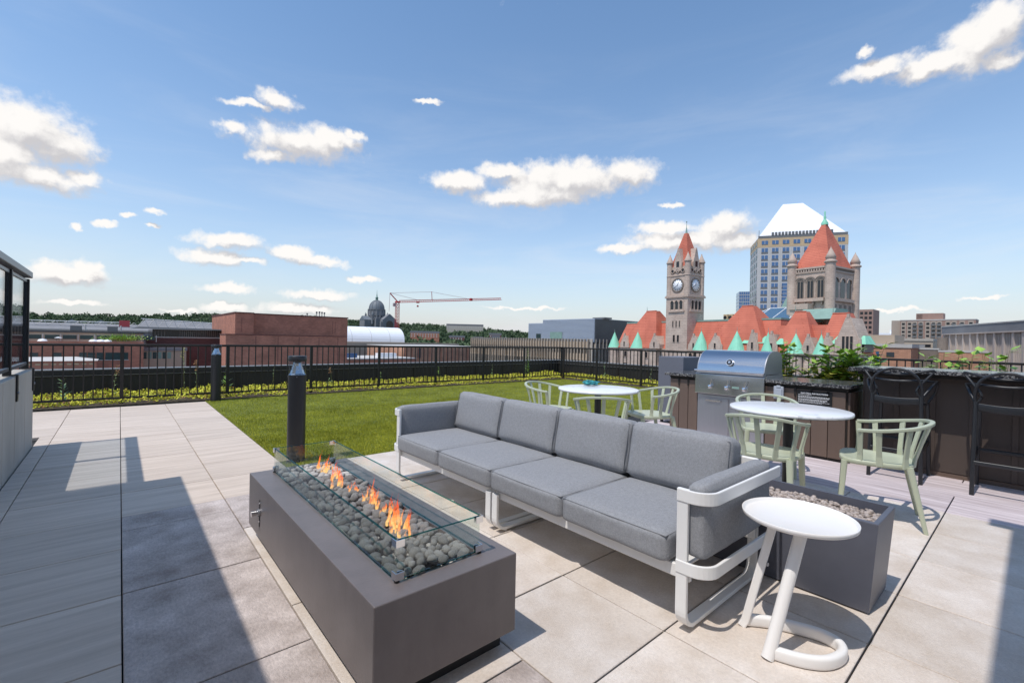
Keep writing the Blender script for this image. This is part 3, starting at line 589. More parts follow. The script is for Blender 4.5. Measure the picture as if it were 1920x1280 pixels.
# ------------------------------------------------------------------ fire pit
def fire_pit():
    t = thing('fire_pit', 'long dark taupe fire pit with glass guard, lava stones and flames', 'fire pit', (.947, 2.335, 0))
    w, l = .309, .935
    bm = bmesh.new(); bmesh.ops.create_cube(bm, size=1)
    for q in bm.verts: q.co = (q.co.x*2*w, q.co.y*2*l, .24+q.co.z*.32)
    top = max(bm.faces, key=lambda f: f.calc_center_median().z)
    bmesh.ops.inset_individual(bm, faces=[top], thickness=.1)
    for q in top.verts: q.co.x = .186 if q.co.x > 0 else -.180; q.co.y = .857 if q.co.y > 0 else -.837
    ex = bmesh.ops.extrude_face_region(bm, geom=[top]); 
    bmesh.ops.translate(bm, verts=[q for q in ex['geom'] if isinstance(q, bmesh.types.BMVert)], vec=(0, 0, -.075)); bmesh.ops.delete(bm, geom=[top], context='FACES')
    outer = [e for e in bm.edges if all(abs(abs(q.co.x)-w) < 1e-4 and abs(abs(q.co.y)-l) < 1e-4 for q in e.verts) or all(abs(q.co.z-.40) < 1e-4 and (abs(abs(q.co.x)-w) < 1e-4 or abs(abs(q.co.y)-l) < 1e-4) for q in e.verts)]
    bmesh.ops.bevel(bm, geom=outer, offset=.004, segments=2, affect='EDGES', profile=.5)
    me = bpy.data.meshes.new('shell'); bm.to_mesh(me); bm.free(); ob('shell', me, 'pit_metal', t)
    MB().box(-w+.05, w-.03, -l+.06, l-.06, 0, .079).build('plinth', 'black_metal', t)
    MB().box(-.178, .184, -.835, .855, .326, .345).build('burner_tray', 'black_metal', t)
    # control slot with knob on the long side
    MB().box(-w-.0025, -w-.0005, .645, .657, .15, .305).build('control_slot', 'black_metal', t)
    k = MB().cyl((-w-.001, .648, .235), (-w-.012, .648, .235), .022, n=20).build('escutcheon', 'steel_dull', t)
    MB().cyl((-w-.013, .648, .235), (-w-.045, .648, .235), .014, .017, n=18).build('knob', 'chrome', t)
    for z_ in (.185, .29): MB().cyl((-w-.001, .640, z_), (-w-.006, .640, z_), .006, n=10).build('screw', 'chrome', t)
    # glass guard
    gx0, gx1, gy0, gy1 = -.187, .193, -.845, .865; z0, z1, th = .412, .552, .008
    for (x0, x1, y0, y1) in ((gx0, gx0+th, gy0+.012, gy1-.012), (gx1-th, gx1, gy0+.012, gy1-.012)):
        p = MB().box(x0, x1, y0, y1, z0, z1).build('glass_panel', 'pane', t); MB().box(x0, x1, y0, y1, z1+.0005, z1+.003).build('glass_edge', 'pane_edge', p); MB().box(x0, x1, y0, y1, z0-.003, z0-.0005).build('glass_edge', 'pane_edge', p)
    for (x0, x1, y0, y1) in ((gx0+.012, gx1-.012, gy0, gy0+th), (gx0+.012, gx1-.012, gy1-th, gy1)):
        p = MB().box(x0, x1, y0, y1, z0, z1).build('glass_panel', 'pane', t); MB().box(x0, x1, y0, y1, z1+.0005, z1+.003).build('glass_edge', 'pane_edge', p); MB().box(x0, x1, y0, y1, z0-.003, z0-.0005).build('glass_edge', 'pane_edge', p)
    for sx, x in ((1, gx0), (-1, gx1)):
        for sy, y in ((1, gy0), (-1, gy1)):
            for z in (z0-.002, z1-.024):
                b = MB(); a = .030
                b.box(min(x-sx*.004, x+sx*a), max(x-sx*.004, x+sx*a), min(y-sy*.004, y-sy*.0008), max(y-sy*.004, y-sy*.0008), z, z+.026)
                b.box(min(x-sx*.004, x-sx*.0008), max(x-sx*.004, x-sx*.0008), min(y-sy*.0008, y+sy*a), max(y-sy*.0008, y+sy*a), z, z+.026)
                b.box(min(x+sx*.0088, x+sx*a), max(x+sx*.0088, x+sx*a), min(y+sy*.0088, y+sy*.012), max(y+sy*.0088, y+sy*.012), z, z+.026)
                b.build('corner_clip', 'chrome', t)
            MB().cyl((x+sx*.006, y+sy*.006, .4005), (x+sx*.006, y+sy*.006, z0-.003), .010, n=10).build('rubber_foot', 'black_metal', t)
    # lava stones
    var = []
    for i in range(10):
        bm = bmesh.new(); bmesh.ops.create_icosphere(bm, subdivisions=2, radius=1)
        o_ = Vector((i*7.3, i*3.1, 0)); s_ = (random.uniform(.9, 1.3), random.uniform(.8, 1.05), random.uniform(.62, .9))
        for q in bm.verts:
            d = 1+.20*mnoise.noise(q.co*1.1+o_)+.06*mnoise.noise(q.co*4+o_); q.co = Vector((q.co.x*s_[0], q.co.y*s_[1], q.co.z*s_[2]))*d
        for f in bm.faces: f.smooth = True
        me = bpy.data.meshes.new('lava_stone'); bm.to_mesh(me); bm.free(); me.materials.append(MATS['lava']); var.append(me)
    pts = []
    r = random.Random(11); tries = 0
    while len(pts) < 640 and tries < 90000:
        tries += 1; rad_ = r.uniform(.016, .029); x = r.uniform(-.160, .166); y = r.uniform(-.818, .838)
        if all((x-a)**2+(y-c)**2 > ((rad_+d)*.82)**2 for a, c, _, d in pts): pts.append((x, y, 0, rad_))
    pts.sort(key=lambda q: q[0]*.65+q[1]*.76)
    extra = []
    for i, (x, y, _, rr) in enumerate(pts):
        z = .388+.022*(1-(x/.19)**2)+r.uniform(-.008, .012)
        me = r.choice(var)
        if i < 299:
            o = bpy.data.objects.new('lava_stone', me); col.objects.link(o); o.parent = t; o.location = (x, y, z); o.rotation_euler = (r.uniform(-.5, .5), r.uniform(-.5, .5), r.uniform(0, 6.28)); o.scale = (rr, rr, rr)
        else: extra.append((me, x, y, z, rr, r.uniform(0, 6.28)))
    b = MB()
    def bake(me, x, y, z, rr, a):
        c, s_ = math.cos(a), math.sin(a)
        b.add([(x+rr*(q.co.x*c-q.co.y*s_), y+rr*(q.co.x*s_+q.co.y*c), z+rr*q.co.z) for q in me.vertices], [tuple(p.vertices) for p in me.polygons], True)
    for e in extra: bake(*e)
    for i in range(420): bake(r.choice(var[:4]), r.uniform(-.158, .164), r.uniform(-.815, .835), r.uniform(.358, .378), r.uniform(.018, .026), r.uniform(0, 6))
    o = b.build('lava_bed', 'lava', t); o['kind'] = 'stuff'
    # flames
    for (x, y, h, n) in ((.03, .60, .16, 5), (.075, .64, .13, 3), (.06, .42, .12, 3), (.02, .28, .15, 3), (.055, .13, .10, 2), (.05, -.05, .16, 5), (.03, -.17, .13, 4), (.07, -.24, .10, 2), (.02, -.40, .15, 5), (.0, -.47, .19, 6), (.03, -.55, .13, 4)):
        b = MB()
        for q in range(n+4):
            fx, fy = r.gauss(0, .022), r.gauss(0, .036); hh = h*r.uniform(.28, .92); ph = r.uniform(0, 6.28); w0 = r.uniform(.005, .011)
            path, scl = [], []
            for k in range(9):
                u = k/8; path.append((fx+.014*math.sin(ph+u*4.5)*u+.01*u, fy+.014*math.cos(ph+u*3.7)*u, hh*u)); scl.append(max(.04, (math.sin(math.pi*min(1, u*.8+.22)))*(1-u**1.5)))
            b.sweep(path, [(w0*math.cos(v), .55*w0*math.sin(v)) for v in (0, 1.05, 2.1, 3.14, 4.19, 5.24)], up=(r.uniform(-1, 1), 1, .1), scale=scl)
        b.build('flame', 'flame', t, (x, y, .412))
fire_pit()

# ------------------------------------------------------------------ sofa
def cushion_mesh(name, sx, sy, sz, r=.03, puff=(.0, .0, .018), seed=0, n=12, wr=.0025):
    """rounded, slightly puffed and creased cushion centred on the origin"""
    bm = bmesh.new(); bmesh.ops.create_cube(bm, size=2); bmesh.ops.subdivide_edges(bm, edges=bm.edges[:], cuts=n, use_grid_fill=True)
    h = (sx/2, sy/2, sz/2); o = Vector((seed*5.1, seed*2.7, seed))
    for q in bm.verts:
        u = [max(-1, min(1, c)) for c in q.co]
        # cluster towards edges for crisp rounding
        u = [math.copysign(abs(c)**.72, c) for c in u]
        p = [u[i]*h[i] for i in range(3)]; inner = [max(-(h[i]-r), min(h[i]-r, p[i])) for i in range(3)]
        d = Vector([p[i]-inner[i] for i in range(3)])
        if d.length > 1e-6: d = d.normalized()*r
        c = Vector(inner)+d
        c.x += puff[0]*u[0]*(1-u[1]**4)*(1-u[2]**4); c.y += puff[1]*u[1]*(1-u[0]**4)*(1-u[2]**4); c.z += puff[2]*u[2]*(1-u[0]**4)*(1-u[1]**4)
        e = mnoise.noise(c*9+o)*wr+mnoise.noise(c*24+o)*wr*.35; c += c.normalized()*e
        q.co = c
    for f in bm.faces: f.smooth = True
    me = bpy.data.meshes.new(name); bm.to_mesh(me); bm.free(); return me
def piping(parent, pts, name='seam'):
    MB().tube(pts, .0032, 6, closed=True).build(name, 'fabric_seam', parent)
def sofa():
    t = thing('outdoor_sofa', 'long grey outdoor sofa with white metal frame and four seats', 'sofa', (0, 0, 0))
    W = 'white_metal'
    def flat(path, w, th, name, up=(0, 0, 1)): return MB().sweep(path, rp(th, w, .35), up=up, smooth=False).build(name, W, t)
    ys = [1.075, 1.72, 2.363, 3.02, 3.69]
    # sled legs (flat bar loops in the X-Z plane), foot pads
    for y, full in ((1.015, True), (2.33, False), (2.40, False), (3.71, True)):
        top = .6395 if full else .262
        xf, xb = 1.893, 2.655
        p = [(xf, y, top), (xf, y, .10)]+[(xf+.075*(1-math.cos(a)), y, .10-.075*math.sin(a)) for a in [i*math.pi/12 for i in range(1, 7)]]
        p += [(xb-.075*(1-math.cos(a)), y, .10-.075*math.sin(a)) for a in [i*math.pi/12 for i in range(6, 0, -1)]]+[(xb, y, .10), (xb, y, top)]
        MB().sweep(p, rp(.020, .052, .4), up=(0, -1, .0001), smooth=False).build('sled_leg', W, t)
        for x in (xf+.085, xb-.085): MB().cyl((x, y, 0), (x, y, .014), .016, n=12).build('foot_pad', 'foot_plastic', t)
    # bent bands at arm and seat height, both ends
    for yo, yi, s in ((.895, 1.015, -1), (3.83, 3.71, 1)):
        for zc, xe in ((.612, 2.665), (.297, 2.60)):
            r_ = .085; c = [(1.893, yi+s*-.0, zc)]
            c = [(1.886, yi-s*.024, zc), (1.886, yo-s*r_, zc)]+[(1.886+r_*(1-math.cos(a)), yo-s*r_+s*r_*math.sin(a), zc) for a in [i*math.pi/14 for i in range(1, 8)]]+[(xe, yo, zc)]
            MB().sweep(c, rp(.014, .056, .5), smooth=False).build('arm_band', W, t)
    # seat rails
    for y0, y1 in ((.99, 2.36), (2.37, 3.735)):
        MB().bevbox(1.915, 1.935, y0, y1, .225, .285, .004, 1).build('front_rail', W, t)
        MB().bevbox(2.61, 2.63, y0, y1, .225, .285, .004, 1).build('rear_rail', W, t)
        MB().bevbox(1.936, 2.609, y0+.04, y1-.04, .262, .276, .004, 1).build('seat_panel', W, t)
        MB().bevbox(2.632, 2.655, y0, y1, .29, .66, .006, 1).build('back_panel', W, t)
    for x, y in ((2.45, 1.72), (2.45, 3.05)): MB().bevbox(x-.02, x+.02, y-.02, y+.02, 0, .26, .004, 1).build('support_leg', W, t)
    # cushions
    lb = ('', '', '', '')
    for i in range(4):
        y0, y1 = ys[i]+.002, ys[i+1]-.002; wy = y1-y0
        c = ob('seat_cushion', cushion_mesh('seat_cushion', .66, wy, .135, .030, (.006, .004, .012), i+1, wr=.004), 'fabric', t, (2.193, (y0+y1)/2, .352))
        e, f = .322, wy/2-.010
        piping(c, [(-e+.0, -f, .058), (-e-.004, 0, .059), (-e, f, .058), (e, f, .058), (e, -f, .058)])
        bc = ob('back_cushion', cushion_mesh('back_cushion', .155, wy, .345, .042, (.016, .003, .008), i+8, wr=.006), 'fabric', t, (2.555, (y0+y1)/2, .588)); bc.rotation_euler = (0, rad(11), 0)
        piping(bc, [(-.066, -f, .150), (-.069, 0, .156), (-.066, f, .150), (-.075, f+.001, 0), (-.066, f, -.15), (-.066, -f, -.15), (-.075, -f-.001, 0)])
    for s, ya in ((-1, .970), (1, 3.755)):
        a = ob('arm_cushion', cushion_mesh('arm_cushion', .735, .095, .325, .030, (.002, .010, .006), 20+s, wr=.004), 'fabric', t, (2.280, ya, .498))
sofa()

# ------------------------------------------------------------------ side table
def side_table():
    t = thing('side_table', 'small round white side table with looped tube base', 'side table', (2.237, .672, 0))
    W = 'white_lacquer'
    MB().lathe([(0, .520), (.150, .521), (.205, .527), (.2155, .534), (.2175, .548), (.2155, .5495), (.2120, .5480), (.2095, .5375), (.20, .5335), (0, .5330)], 64).build('tray_top', W, t)
    prof = rp(.040, .054, .75, 4)
    # two slanted legs and a D loop on the floor
    f1 = Vector((-.055, .185, .027)); f2 = Vector((-.205, .030, .027))
    MB().sweep([f1+Vector((-.006, .012, -.026)), f1, Vector((-.01, .085, .519))], rp(.034, .046, .3), up=(1, .2, 0), smooth=False).build('leg', W, t)
    MB().sweep([f2+Vector((-.012, .004, -.026)), f2, Vector((-.055, -.035, .519))], rp(.048, .050, .9, 4), up=(1, .2, 0)).build('leg', W, t)
    loop = cyc([f2, (-.16, -.075, .027), (-.095, -.142, .027), (0, -.168, .027), (.065, -.145, .027), (.085, -.080, .027), (.06, .005, .027), (.01, .105, .027), f1], 8)
    MB().sweep(loop, rp(.034, .052, .75, 4)).build('base_loop', W, t)
    MB().cyl((-.030, .114, .30), (-.031, .104, .30), .008, n=12).build('bolt', 'steel_dull', t)
side_table()

# ------------------------------------------------------------------ planter trough with pebbles
def planter():
    t = thing('pebble_planter', 'blue grey metal trough filled with pebbles behind the sofa', 'planter', (2.9, 1.18, 0))
    bm = bmesh.new(); bmesh.ops.create_cube(bm, size=1)
    for q in bm.verts:
        k = 1.0 if q.co.z > 0 else .945; q.co = (q.co.x*2*.190*k, q.co.y*2*.70*(1 if q.co.z > 0 else .955), .228+q.co.z*.436)
    top = max(bm.faces, key=lambda f: f.calc_center_median().z)
    bmesh.ops.inset_individual(bm, faces=[top], thickness=.032)
    ex = bmesh.ops.extrude_face_region(bm, geom=[top]); bmesh.ops.translate(bm, verts=[q for q in ex['geom'] if isinstance(q, bmesh.types.BMVert)], vec=(0, 0, -.10)); bmesh.ops.delete(bm, geom=[top], context='FACES')
    ed = [e for e in bm.edges if all(abs(abs(q.co.x)-.19) < 1e-3 or abs(abs(q.co.y)-.70) < 1e-3 for q in e.verts)]
    bmesh.ops.bevel(bm, geom=ed, offset=.005, segments=2, affect='EDGES', profile=.5)
    me = bpy.data.meshes.new('trough'); bm.to_mesh(me); bm.free(); ob('trough', me, 'planter_metal', t)
    MB().box(-.165, .165, -.64, .64, 0, .0095).build('base', 'black_metal', t)
    r = random.Random(4); b = MB(); ic = []
    for i in range(5):
        bm = bmesh.new(); bmesh.ops.create_icosphere(bm, subdivisions=1, radius=1)
        for q in bm.verts: q.co *= 1+.25*mnoise.noise(q.co*1.3+Vector((i*9, 0, 0)))
        ic.append(([q.co.copy() for q in bm.verts], [tuple(v.index for v in f.verts) for f in bm.faces])); bm.free()
    for i in range(2600):
        x, y = r.uniform(-.15, .15), r.uniform(-.66, .66); z = .395+r.uniform(-.012, .012)+.012*mnoise.noise(Vector((x*6, y*6, 2))); s_ = r.uniform(.008, .017)
        vs, fs = r.choice(ic); k = Vector((s_*r.uniform(.9, 1.4), s_, s_*r.uniform(.5, .9))); R_ = Matrix.Rotation(r.uniform(0, 6.28), 3, 'Z') @ Matrix.Rotation(r.uniform(-.6, .6), 3, 'X')
        b.add([R_ @ Vector((v.x*k.x, v.y*k.y, v.z*k.z))+Vector((x, y, z)) for v in vs], fs, True)
    b.box(-.157, .157, -.667, .667, .352, .385)
    o = b.build('pebbles', 'pebble', t); o['kind'] = 'stuff'
planter()

# ------------------------------------------------------------------ bistro tables
def table(label, x, y, rotz):
    t = thing('bistro_table', label, 'table', (x, y, 0), rotz, 'round tables')
    MB().lathe([(0, .7125), (.440, .7125), (.4545, .718), (.457, .727), (.4545, .7385), (.449, .74), (0, .74)], 72).build('tabletop', 'marble', t)
    MB().lathe([(.30, .702), (.452, .7125)], 48).build('underside', 'table_edge', t)
    MB().cyl((0, 0, .02), (0, 0, .702), .038, n=24).build('column', 'black_metal', t)
    MB().lathe([(0, .022), (.06, .022), (.20, .014), (.225, .008), (.225, 0), (0, 0)], 40).build('base_plate', 'black_metal', t)
    MB().cyl((0, 0, .690), (0, 0, .7015), .11, n=24).build('mounting_plate', 'black_metal', t)
table('round white marble table in front of the grill', 4.36, 1.40, .6)
table('round white table with teal cloth, beside the lawn', 4.19, 3.32, 2.2)

def towel():
    b = MB(); r = random.Random(3)
    for k in range(7):
        a0 = r.uniform(0, 6.28); pts = []
        for i in range(15):
            u = i/14; a = a0+u*r.uniform(2.5, 4.2); rr = .055+.03*math.sin(3*a+k)+.012*k*.5
            pts.append((rr*math.cos(a)*1.35, rr*math.sin(a), .012+.010*abs(math.sin(2*a+k))+.0035*k))
        b.sweep(pts, [(.017*math.cos(v), .010*math.sin(v)) for v in [j*1.047 for j in range(6)]], scale=[.6+.4*math.sin(math.pi*i/14) for i in range(15)])
    o = b.build('crumpled_cloth', 'teal_cloth', None, (4.40, 3.60, .7415), .3); tag(o, 'crumpled teal cloth lying on the far round table', 'cloth')
towel()

# ------------------------------------------------------------------ sage green armchairs
def chair():
    t = thing('slatted_chair', 'x', 'chair', (0, 0, 0), 0, 'sage green slatted armchairs'); S = 'sage'
    # local: sitter faces +y
    seat = MB(); n = 14; top = []; bot = []
    for i in range(n*4):
        a = 2*math.pi*i/(n*4); c, s_ = math.cos(a), math.sin(a); k = 3.6
        x = .232*math.copysign(abs(c)**(2/k), c); y = .222*math.copysign(abs(s_)**(2/k), s_)+.005; x *= 1+.05*y/.22
        top.append((x, y)); 
    rings = []
    for sc_, z in ((.0, .437), (.55, .438), (.86, .445), (.97, .452), (1.0, .446), (1.0, .425), (.96, .414), (.80, .412), (0, .412)): rings.append([(x*sc_, y*sc_, z) for x, y in top])
    vs = [q for r_ in rings for q in r_]; N = len(top)
    seat.add(vs, [(a*N+i, a*N+(i+1) % N, (a+1)*N+(i+1) % N, (a+1)*N+i) for a in range(len(rings)-1) for i in range(N)], True); seat.build('seat', S, t)
    for sx in (-1, 1):
        MB().sweep([(sx*.198, .192, .43), (sx*.206, .205, .22), (sx*.214, .222, 0)], rp(.046, .040, .6), up=(0, 1, 0), scale=[1, .86, .62]).build('leg', S, t)
        MB().sweep([(sx*.196, -.178, .435), (sx*.212, -.222, .22), (sx*.226, -.268, 0)], rp(.046, .040, .6), up=(0, 1, 0), scale=[1, .86, .62]).build('leg', S, t)
    ctrl = [(.258, .115, .672), (.270, .03, .678), (.272, -.08, .694), (.235, -.20, .716), (.135, -.285, .738), (0, -.312, .745)]
    full = ctrl+[(-x, y, z) for x, y, z in reversed(ctrl[:-1])]
    path = cyc(full, 5); MB().sweep(path, rp(.030, .024, .5), smooth=False).build('back_band', S, t)
    def at(u):
        k = u*(len(path)-1); i = min(int(k), len(path)-2); return path[i].lerp(path[i+1], k-i)
    for u, bx, by in ((.012, .218, .105), (.13, .226, -.01), (.275, .205, -.155), (.385, .105, -.205), (.46, .036, -.215), (.54, -.036, -.215), (.615, -.105, -.205), (.725, -.205, -.155), (.87, -.226, -.01), (.988, -.218, .105)):
        if u in (.46, .54): continue
        p1 = at(u); p0 = Vector((bx, by, .425)); mid = p0.lerp(p1, .5)+Vector((bx, by, 0)).normalized()*(-.006)
        out = Vector((bx, by, 0)).normalized()
        MB().sweep([p0, p0.lerp(p1, .25)+out*-.008, mid, p1], rp(.016, .036, .5), up=out.cross(Vector((0, 0, 1))), scale=[1.15, .95, .9, 1.05], smooth=False).build('slat', S, t)
    for u, bx in ((.5, 0),):
        p1 = at(u); p0 = Vector((bx, -.216, .425)); MB().sweep([p0, p0.lerp(p1, .5)+Vector((0, .004, 0)), p1], rp(.016, .036, .5), up=(1, 0, 0), smooth=False).build('slat', S, t)
    return t
c0 = chair()
c0.location = (3.90, 1.40, 0); c0.rotation_euler = (0, 0, rad(-84)); c0['label'] = 'sage green slatted chair between the sofa back and marble table'
dup(c0, (4.37, .80, 0), rad(13), 'sage green slatted chair nearest the bar stools')
dup(c0, (5.00, 1.80, 0), rad(118), 'sage green slatted chair between the grill and marble table')
dup(c0, (4.06, 3.95, 0), rad(192), 'pale green slatted chair on the lawn side of the far table')
dup(c0, (3.72, 2.90, 0), rad(-48), 'sage green slatted chair with its back to the sofa at far table')
dup(c0, (4.74, 2.99, 0), rad(62), 'pale green slatted chair between far table and grill counter')

# ------------------------------------------------------------------ bar stools
def stool():
    t = thing('bar_stool', 'x', 'bar stool', (0, 0, 0), 0, 'black bar stools'); B = 'stool_black'
    b = MB(); b.lathe([(0, .742), (.15, .740), (.200, .748), (.212, .742), (.210, .728), (.18, .722), (0, .722)], 28)
    me = b.mesh('seat')
    for q in me.vertices: q.co.y *= .98; q.co.x *= .96
    ob('seat', me, B, t)
    MB().sweep(cyc([(-.185, -.19, .775), (-.09, -.205, .766), (0, -.21, .763), (.09, -.205, .766), (.185, -.19, .775)], 5), rp(.018, .062, .5)).build('seat_rail', B, t)
    for sx in (-1, 1):
        MB().tube([(sx*.196, -.235, 0), (sx*.192, -.222, .30), (sx*.186, -.20, .72), (sx*.184, -.196, .82)], .0165, 10).build('leg', B, t)
        MB().tube([(sx*.196, .245, 0), (sx*.192, .225, .30), (sx*.182, .185, .735)], .0165, 10).build('leg', B, t)
    # interlaced back loops
    MB().tube(cyc([(-.184, -.196, .80), (-.190, -.215, .90), (-.150, -.240, 1.01), (-.05, -.250, 1.070), (.05, -.250, 1.070), (.150, -.240, 1.01), (.190, -.215, .90), (.184, -.196, .80)], 6), .0125, 8).build('back_loop', B, t)
    for sx in (-1, 1):
        MB().tube(cyc([(sx*.184, -.196, .80), (sx*.150, -.205, .87), (sx*.205, -.185, .97), (sx*.262, -.150, 1.055), (sx*.240, -.165, 1.066), (sx*.10, -.225, 1.030), (0, -.236, 1.022)], 6), .0105, 8).build('back_loop', B, t)
        MB().tube(cyc([(sx*.184, -.19, .80), (sx*.235, -.10, .90), (sx*.262, .02, .955), (sx*.258, .13, .93), (sx*.235, .19, .83), (sx*.190, .175, .74)], 6), .0115, 8).build('arm_loop', B, t)
    MB().tube(cyc([(-.255, .0, .955), (-.20, -.16, .968), (-.09, -.225, .962), (0, -.235, .958), (.09, -.225, .962), (.20, -.16, .968), (.255, .0, .955)], 6), .011, 8).build('back_loop', B, t)
    MB().sweep([(-.19, -.226, .285), (.19, -.226, .285)], rp(.024, .034, .6)).build('footrest', B, t)
    MB().sweep([(-.19, .226, .335), (.19, .226, .335)], rp(.024, .034, .6)).build('footrest', B, t)
    for sx in (-1, 1): MB().sweep([(sx*.192, -.22, .31), (sx*.192, .22, .335)], rp(.018, .05, .6)).build('footrest', B, t)
    return t
s0 = stool(); s0.location = (5.93, .905, 0); s0.rotation_euler = (0, 0, rad(-90)); s0['label'] = 'black bar stool facing the counter behind the green chair'
dup(s0, (5.92, .175, 0), rad(-90), 'black bar stool cut by the right edge of the picture')

# ------------------------------------------------------------------ bollards
def bollard(label, x, y):
    t = thing('bollard_light', label, 'bollard', (x, y, 0), 0, 'bollard lights')
    MB().cyl((0, 0, 0), (0, 0, .880), .085, n=40).build('post', 'black_metal', t)
    MB().lathe([(.0825, .8805), (.070, .895), (.057, .93), (.045, .97), (.036, 1.005), (.030, 1.018)], 12, smooth=False).build('reflector', 'chrome', t)
    MB().lathe([(.084, .8805), (.084, 1.0185)], 40).build('lens', 'lens', t)
    MB().lathe([(0, 1.019), (.086, 1.019), (.087, 1.024), (.087, 1.068), (.083, 1.072), (0, 1.072)], 40).build('cap', 'black_metal', t)
    for a in (2.8, 4.4): MB().cyl((.0852*math.cos(a), .0852*math.sin(a), .862), (.0872*math.cos(a), .0872*math.sin(a), .862), .004, n=8).build('screw', 'steel_dull', t)
bollard('black bollard light rising behind the fire pit glass', 1.375, 4.93)
bollard('far black bollard light standing by the fence', 1.41, 10.30)

# ------------------------------------------------------------------ grill counter (local x = right along the front, y = depth)
def counters():
    R9 = rad(-90)
    t = thing('grill_counter', 'brown board clad outdoor kitchen counter with dark granite top', 'counter', (6.0, 3.49, 0), R9)
    MB().box(.02, 2.13, .03, .72, 0, .79).build('carcass', 'board_groove', t)
    bmz = MB().bevbox(-.0715, .0715, 0, .022, .035, .775, .004, 1).mesh('board')
    for x0, x1 in ((.03, .44), (1.30, 2.12)):
        n = round((x1-x0)/.151); w = (x1-x0)/n; bmz = MB().bevbox(-w/2+.003, w/2-.003, 0, .022, .035, .775, .003, 1).mesh('board')
        for i in range(n): ob('board', bmz, 'board_brown', t, (x0+w*(i+.5), .006, 0))
        for i in range(n+1): MB().box(x0+w*i-.012, x0+w*i+.012, -.004, .006, .695, .785).build('bracket', 'board_groove', t) if 0 < i < n else None
    bs = MB().bevbox(0, .022, -.0715, .0715, .035, .775, .003, 1).mesh('board')
    for i in range(4): ob('board', bs, 'board_brown', t, (2.13, .115+.15*i, 0)); 
    MB().box(.02, 2.14, .012, .72, .792, .818).build('top_frame', 'board_groove', t)
    for x0, x1 in ((-.035, .425), (1.315, 2.175)): MB().bevbox(x0, x1, -.045, .77, .82, .858, .004, 2).build('countertop', 'counter_granite', t)
    MB().bevbox(.4255, 1.3145, .56, .77, .82, .858, .004, 2).build('countertop', 'counter_granite', t)
    d = t
    for x0, x1 in ((.475, .865), (.875, 1.265)):
        q = MB().bevbox(x0, x1, -.012, .004, .06, .565, .005, 1).build('door', 'steel_dull', d)
        MB().bevbox(x0+.09, x1-.09, -.034, -.024, .515, .537, .004, 1).build('handle', 'steel', q)
        for xx in (x0+.10, x1-.115): MB().box(xx, xx+.012, -.024, -.0125, .519, .533).build('handle_post', 'steel', q)
    MB().bevbox(.445, 1.295, -.002, .02, .035, .60, .004, 1).build('door_frame', 'steel_dull', t)
    # grill
    g_ = thing('gas_grill', 'stainless steel gas grill with rounded closed lid and three knobs', 'grill', (6.0, 3.49, 0), R9)
    MB().bevbox(.43, 1.31, -.055, .03, .612, .878, .006, 2).build('control_panel', 'steel', g_)
    MB().box(.432, 1.308, .0305, .555, .612, .90).build('firebox', 'steel_dull', g_)
    MB().bevbox(.44, 1.30, -.045, .028, .884, .905, .004, 1).build('drip_ledge', 'steel_dull', g_)
    prof = [(-.030, .908), (-.022, .955), (.0, 1.02), (.045, 1.095), (.11, 1.152), (.19, 1.185), (.28, 1.195), (.40, 1.195), (.50, 1.165), (.545, 1.10), (.555, .908)]
    lid = MB(); k = len(prof)
    pr = [tuple(q) for q in cyc([(p, q, 0) for p, q in prof], 4)]; pr = [(q[0], q[1]) for q in pr]; k = len(pr)
    vs = [(x, p, z) for x in (.452, 1.288) for p, z in pr]
    lid.add(vs, [(i, i+1, k+i+1, k+i) for i in range(k-1)], True)
    lid.build('lid', 'steel', g_)
    for x0, x1 in ((.440, .4515), (1.2885, 1.300)): MB().prism(pr, 'x', x0, x1).build('lid_end', 'steel_dull', g_)
    MB().bevbox(.44, 1.30, -.040, -.029, .908, .932, .003, 1).build('lid_trim', 'chrome', g_)
    MB().cyl((.43, -.070, .925), (1.31, -.070, .925), .011, n=12).build('lid_handle', 'chrome', g_)
    for x in (.445, 1.295): MB().box(x-.008, x+.008, -.070, -.0405, .915, .935).build('handle_bracket', 'chrome', g_)
    th = MB().cyl((.872, .0, 1.035), (.872, -.020, 1.045), .046, n=28).build('thermometer', 'chrome', g_)
    MB().cyl((.872, -.0205, 1.0452), (.872, -.0225, 1.0462), .036, n=28).build('dial', 'window_dark', th)
    MB().cyl((.872, -.0230, 1.0464), (.872, -.026, 1.048), .016, n=20).build('dial_hub', 'chrome', th)
    for x in (.645, .862, 1.08):
        kn = MB().cyl((x, -.056, .715), (x, -.064, .715), .042, n=26).build('bezel', 'chrome', g_)
        MB().lathe([(0, .03), (.018, .028), (.026, .018), (.028, 0)], 20).build('knob', 'chrome', kn, (x, -.0645, .715)).rotation_euler = (rad(90), 0, 0)
        MB().sweep([(x+.006, -.085, .735), (x+.022, -.093, .775), (x+.028, -.094, .812)], rp(.012, .010, .6), scale=[1, .8, .9]).build('knob_lever', 'chrome', kn)
    MB().bevbox(.925, 1.015, -.058, -.0555, .712, .738, .0008, 1).build('name_plate', 'copper_dull', g_)
    MB().cyl((.50, -.0555, .71), (.50, -.06, .71), .006, n=10).build('igniter', 'chrome', g_)
    # things fixed to the counter front
    o = thing('outlet_cover', 'clear weatherproof outlet cover on the counter beside the grill', 'outlet cover', (6.0, 3.49, 0), R9)
    MB().bevbox(1.405, 1.515, -.036, .004, .635, .79, .012, 2).build('cover', 'clear_plastic', o)
    MB().bevbox(1.42, 1.50, -.048, -.0365, .655, .76, .006, 2).build('door_bulge', 'clear_plastic', o); MB().bevbox(1.44, 1.485, -.045, -.0365, .768, .80, .004, 1).build('latch', 'clear_plastic', o)
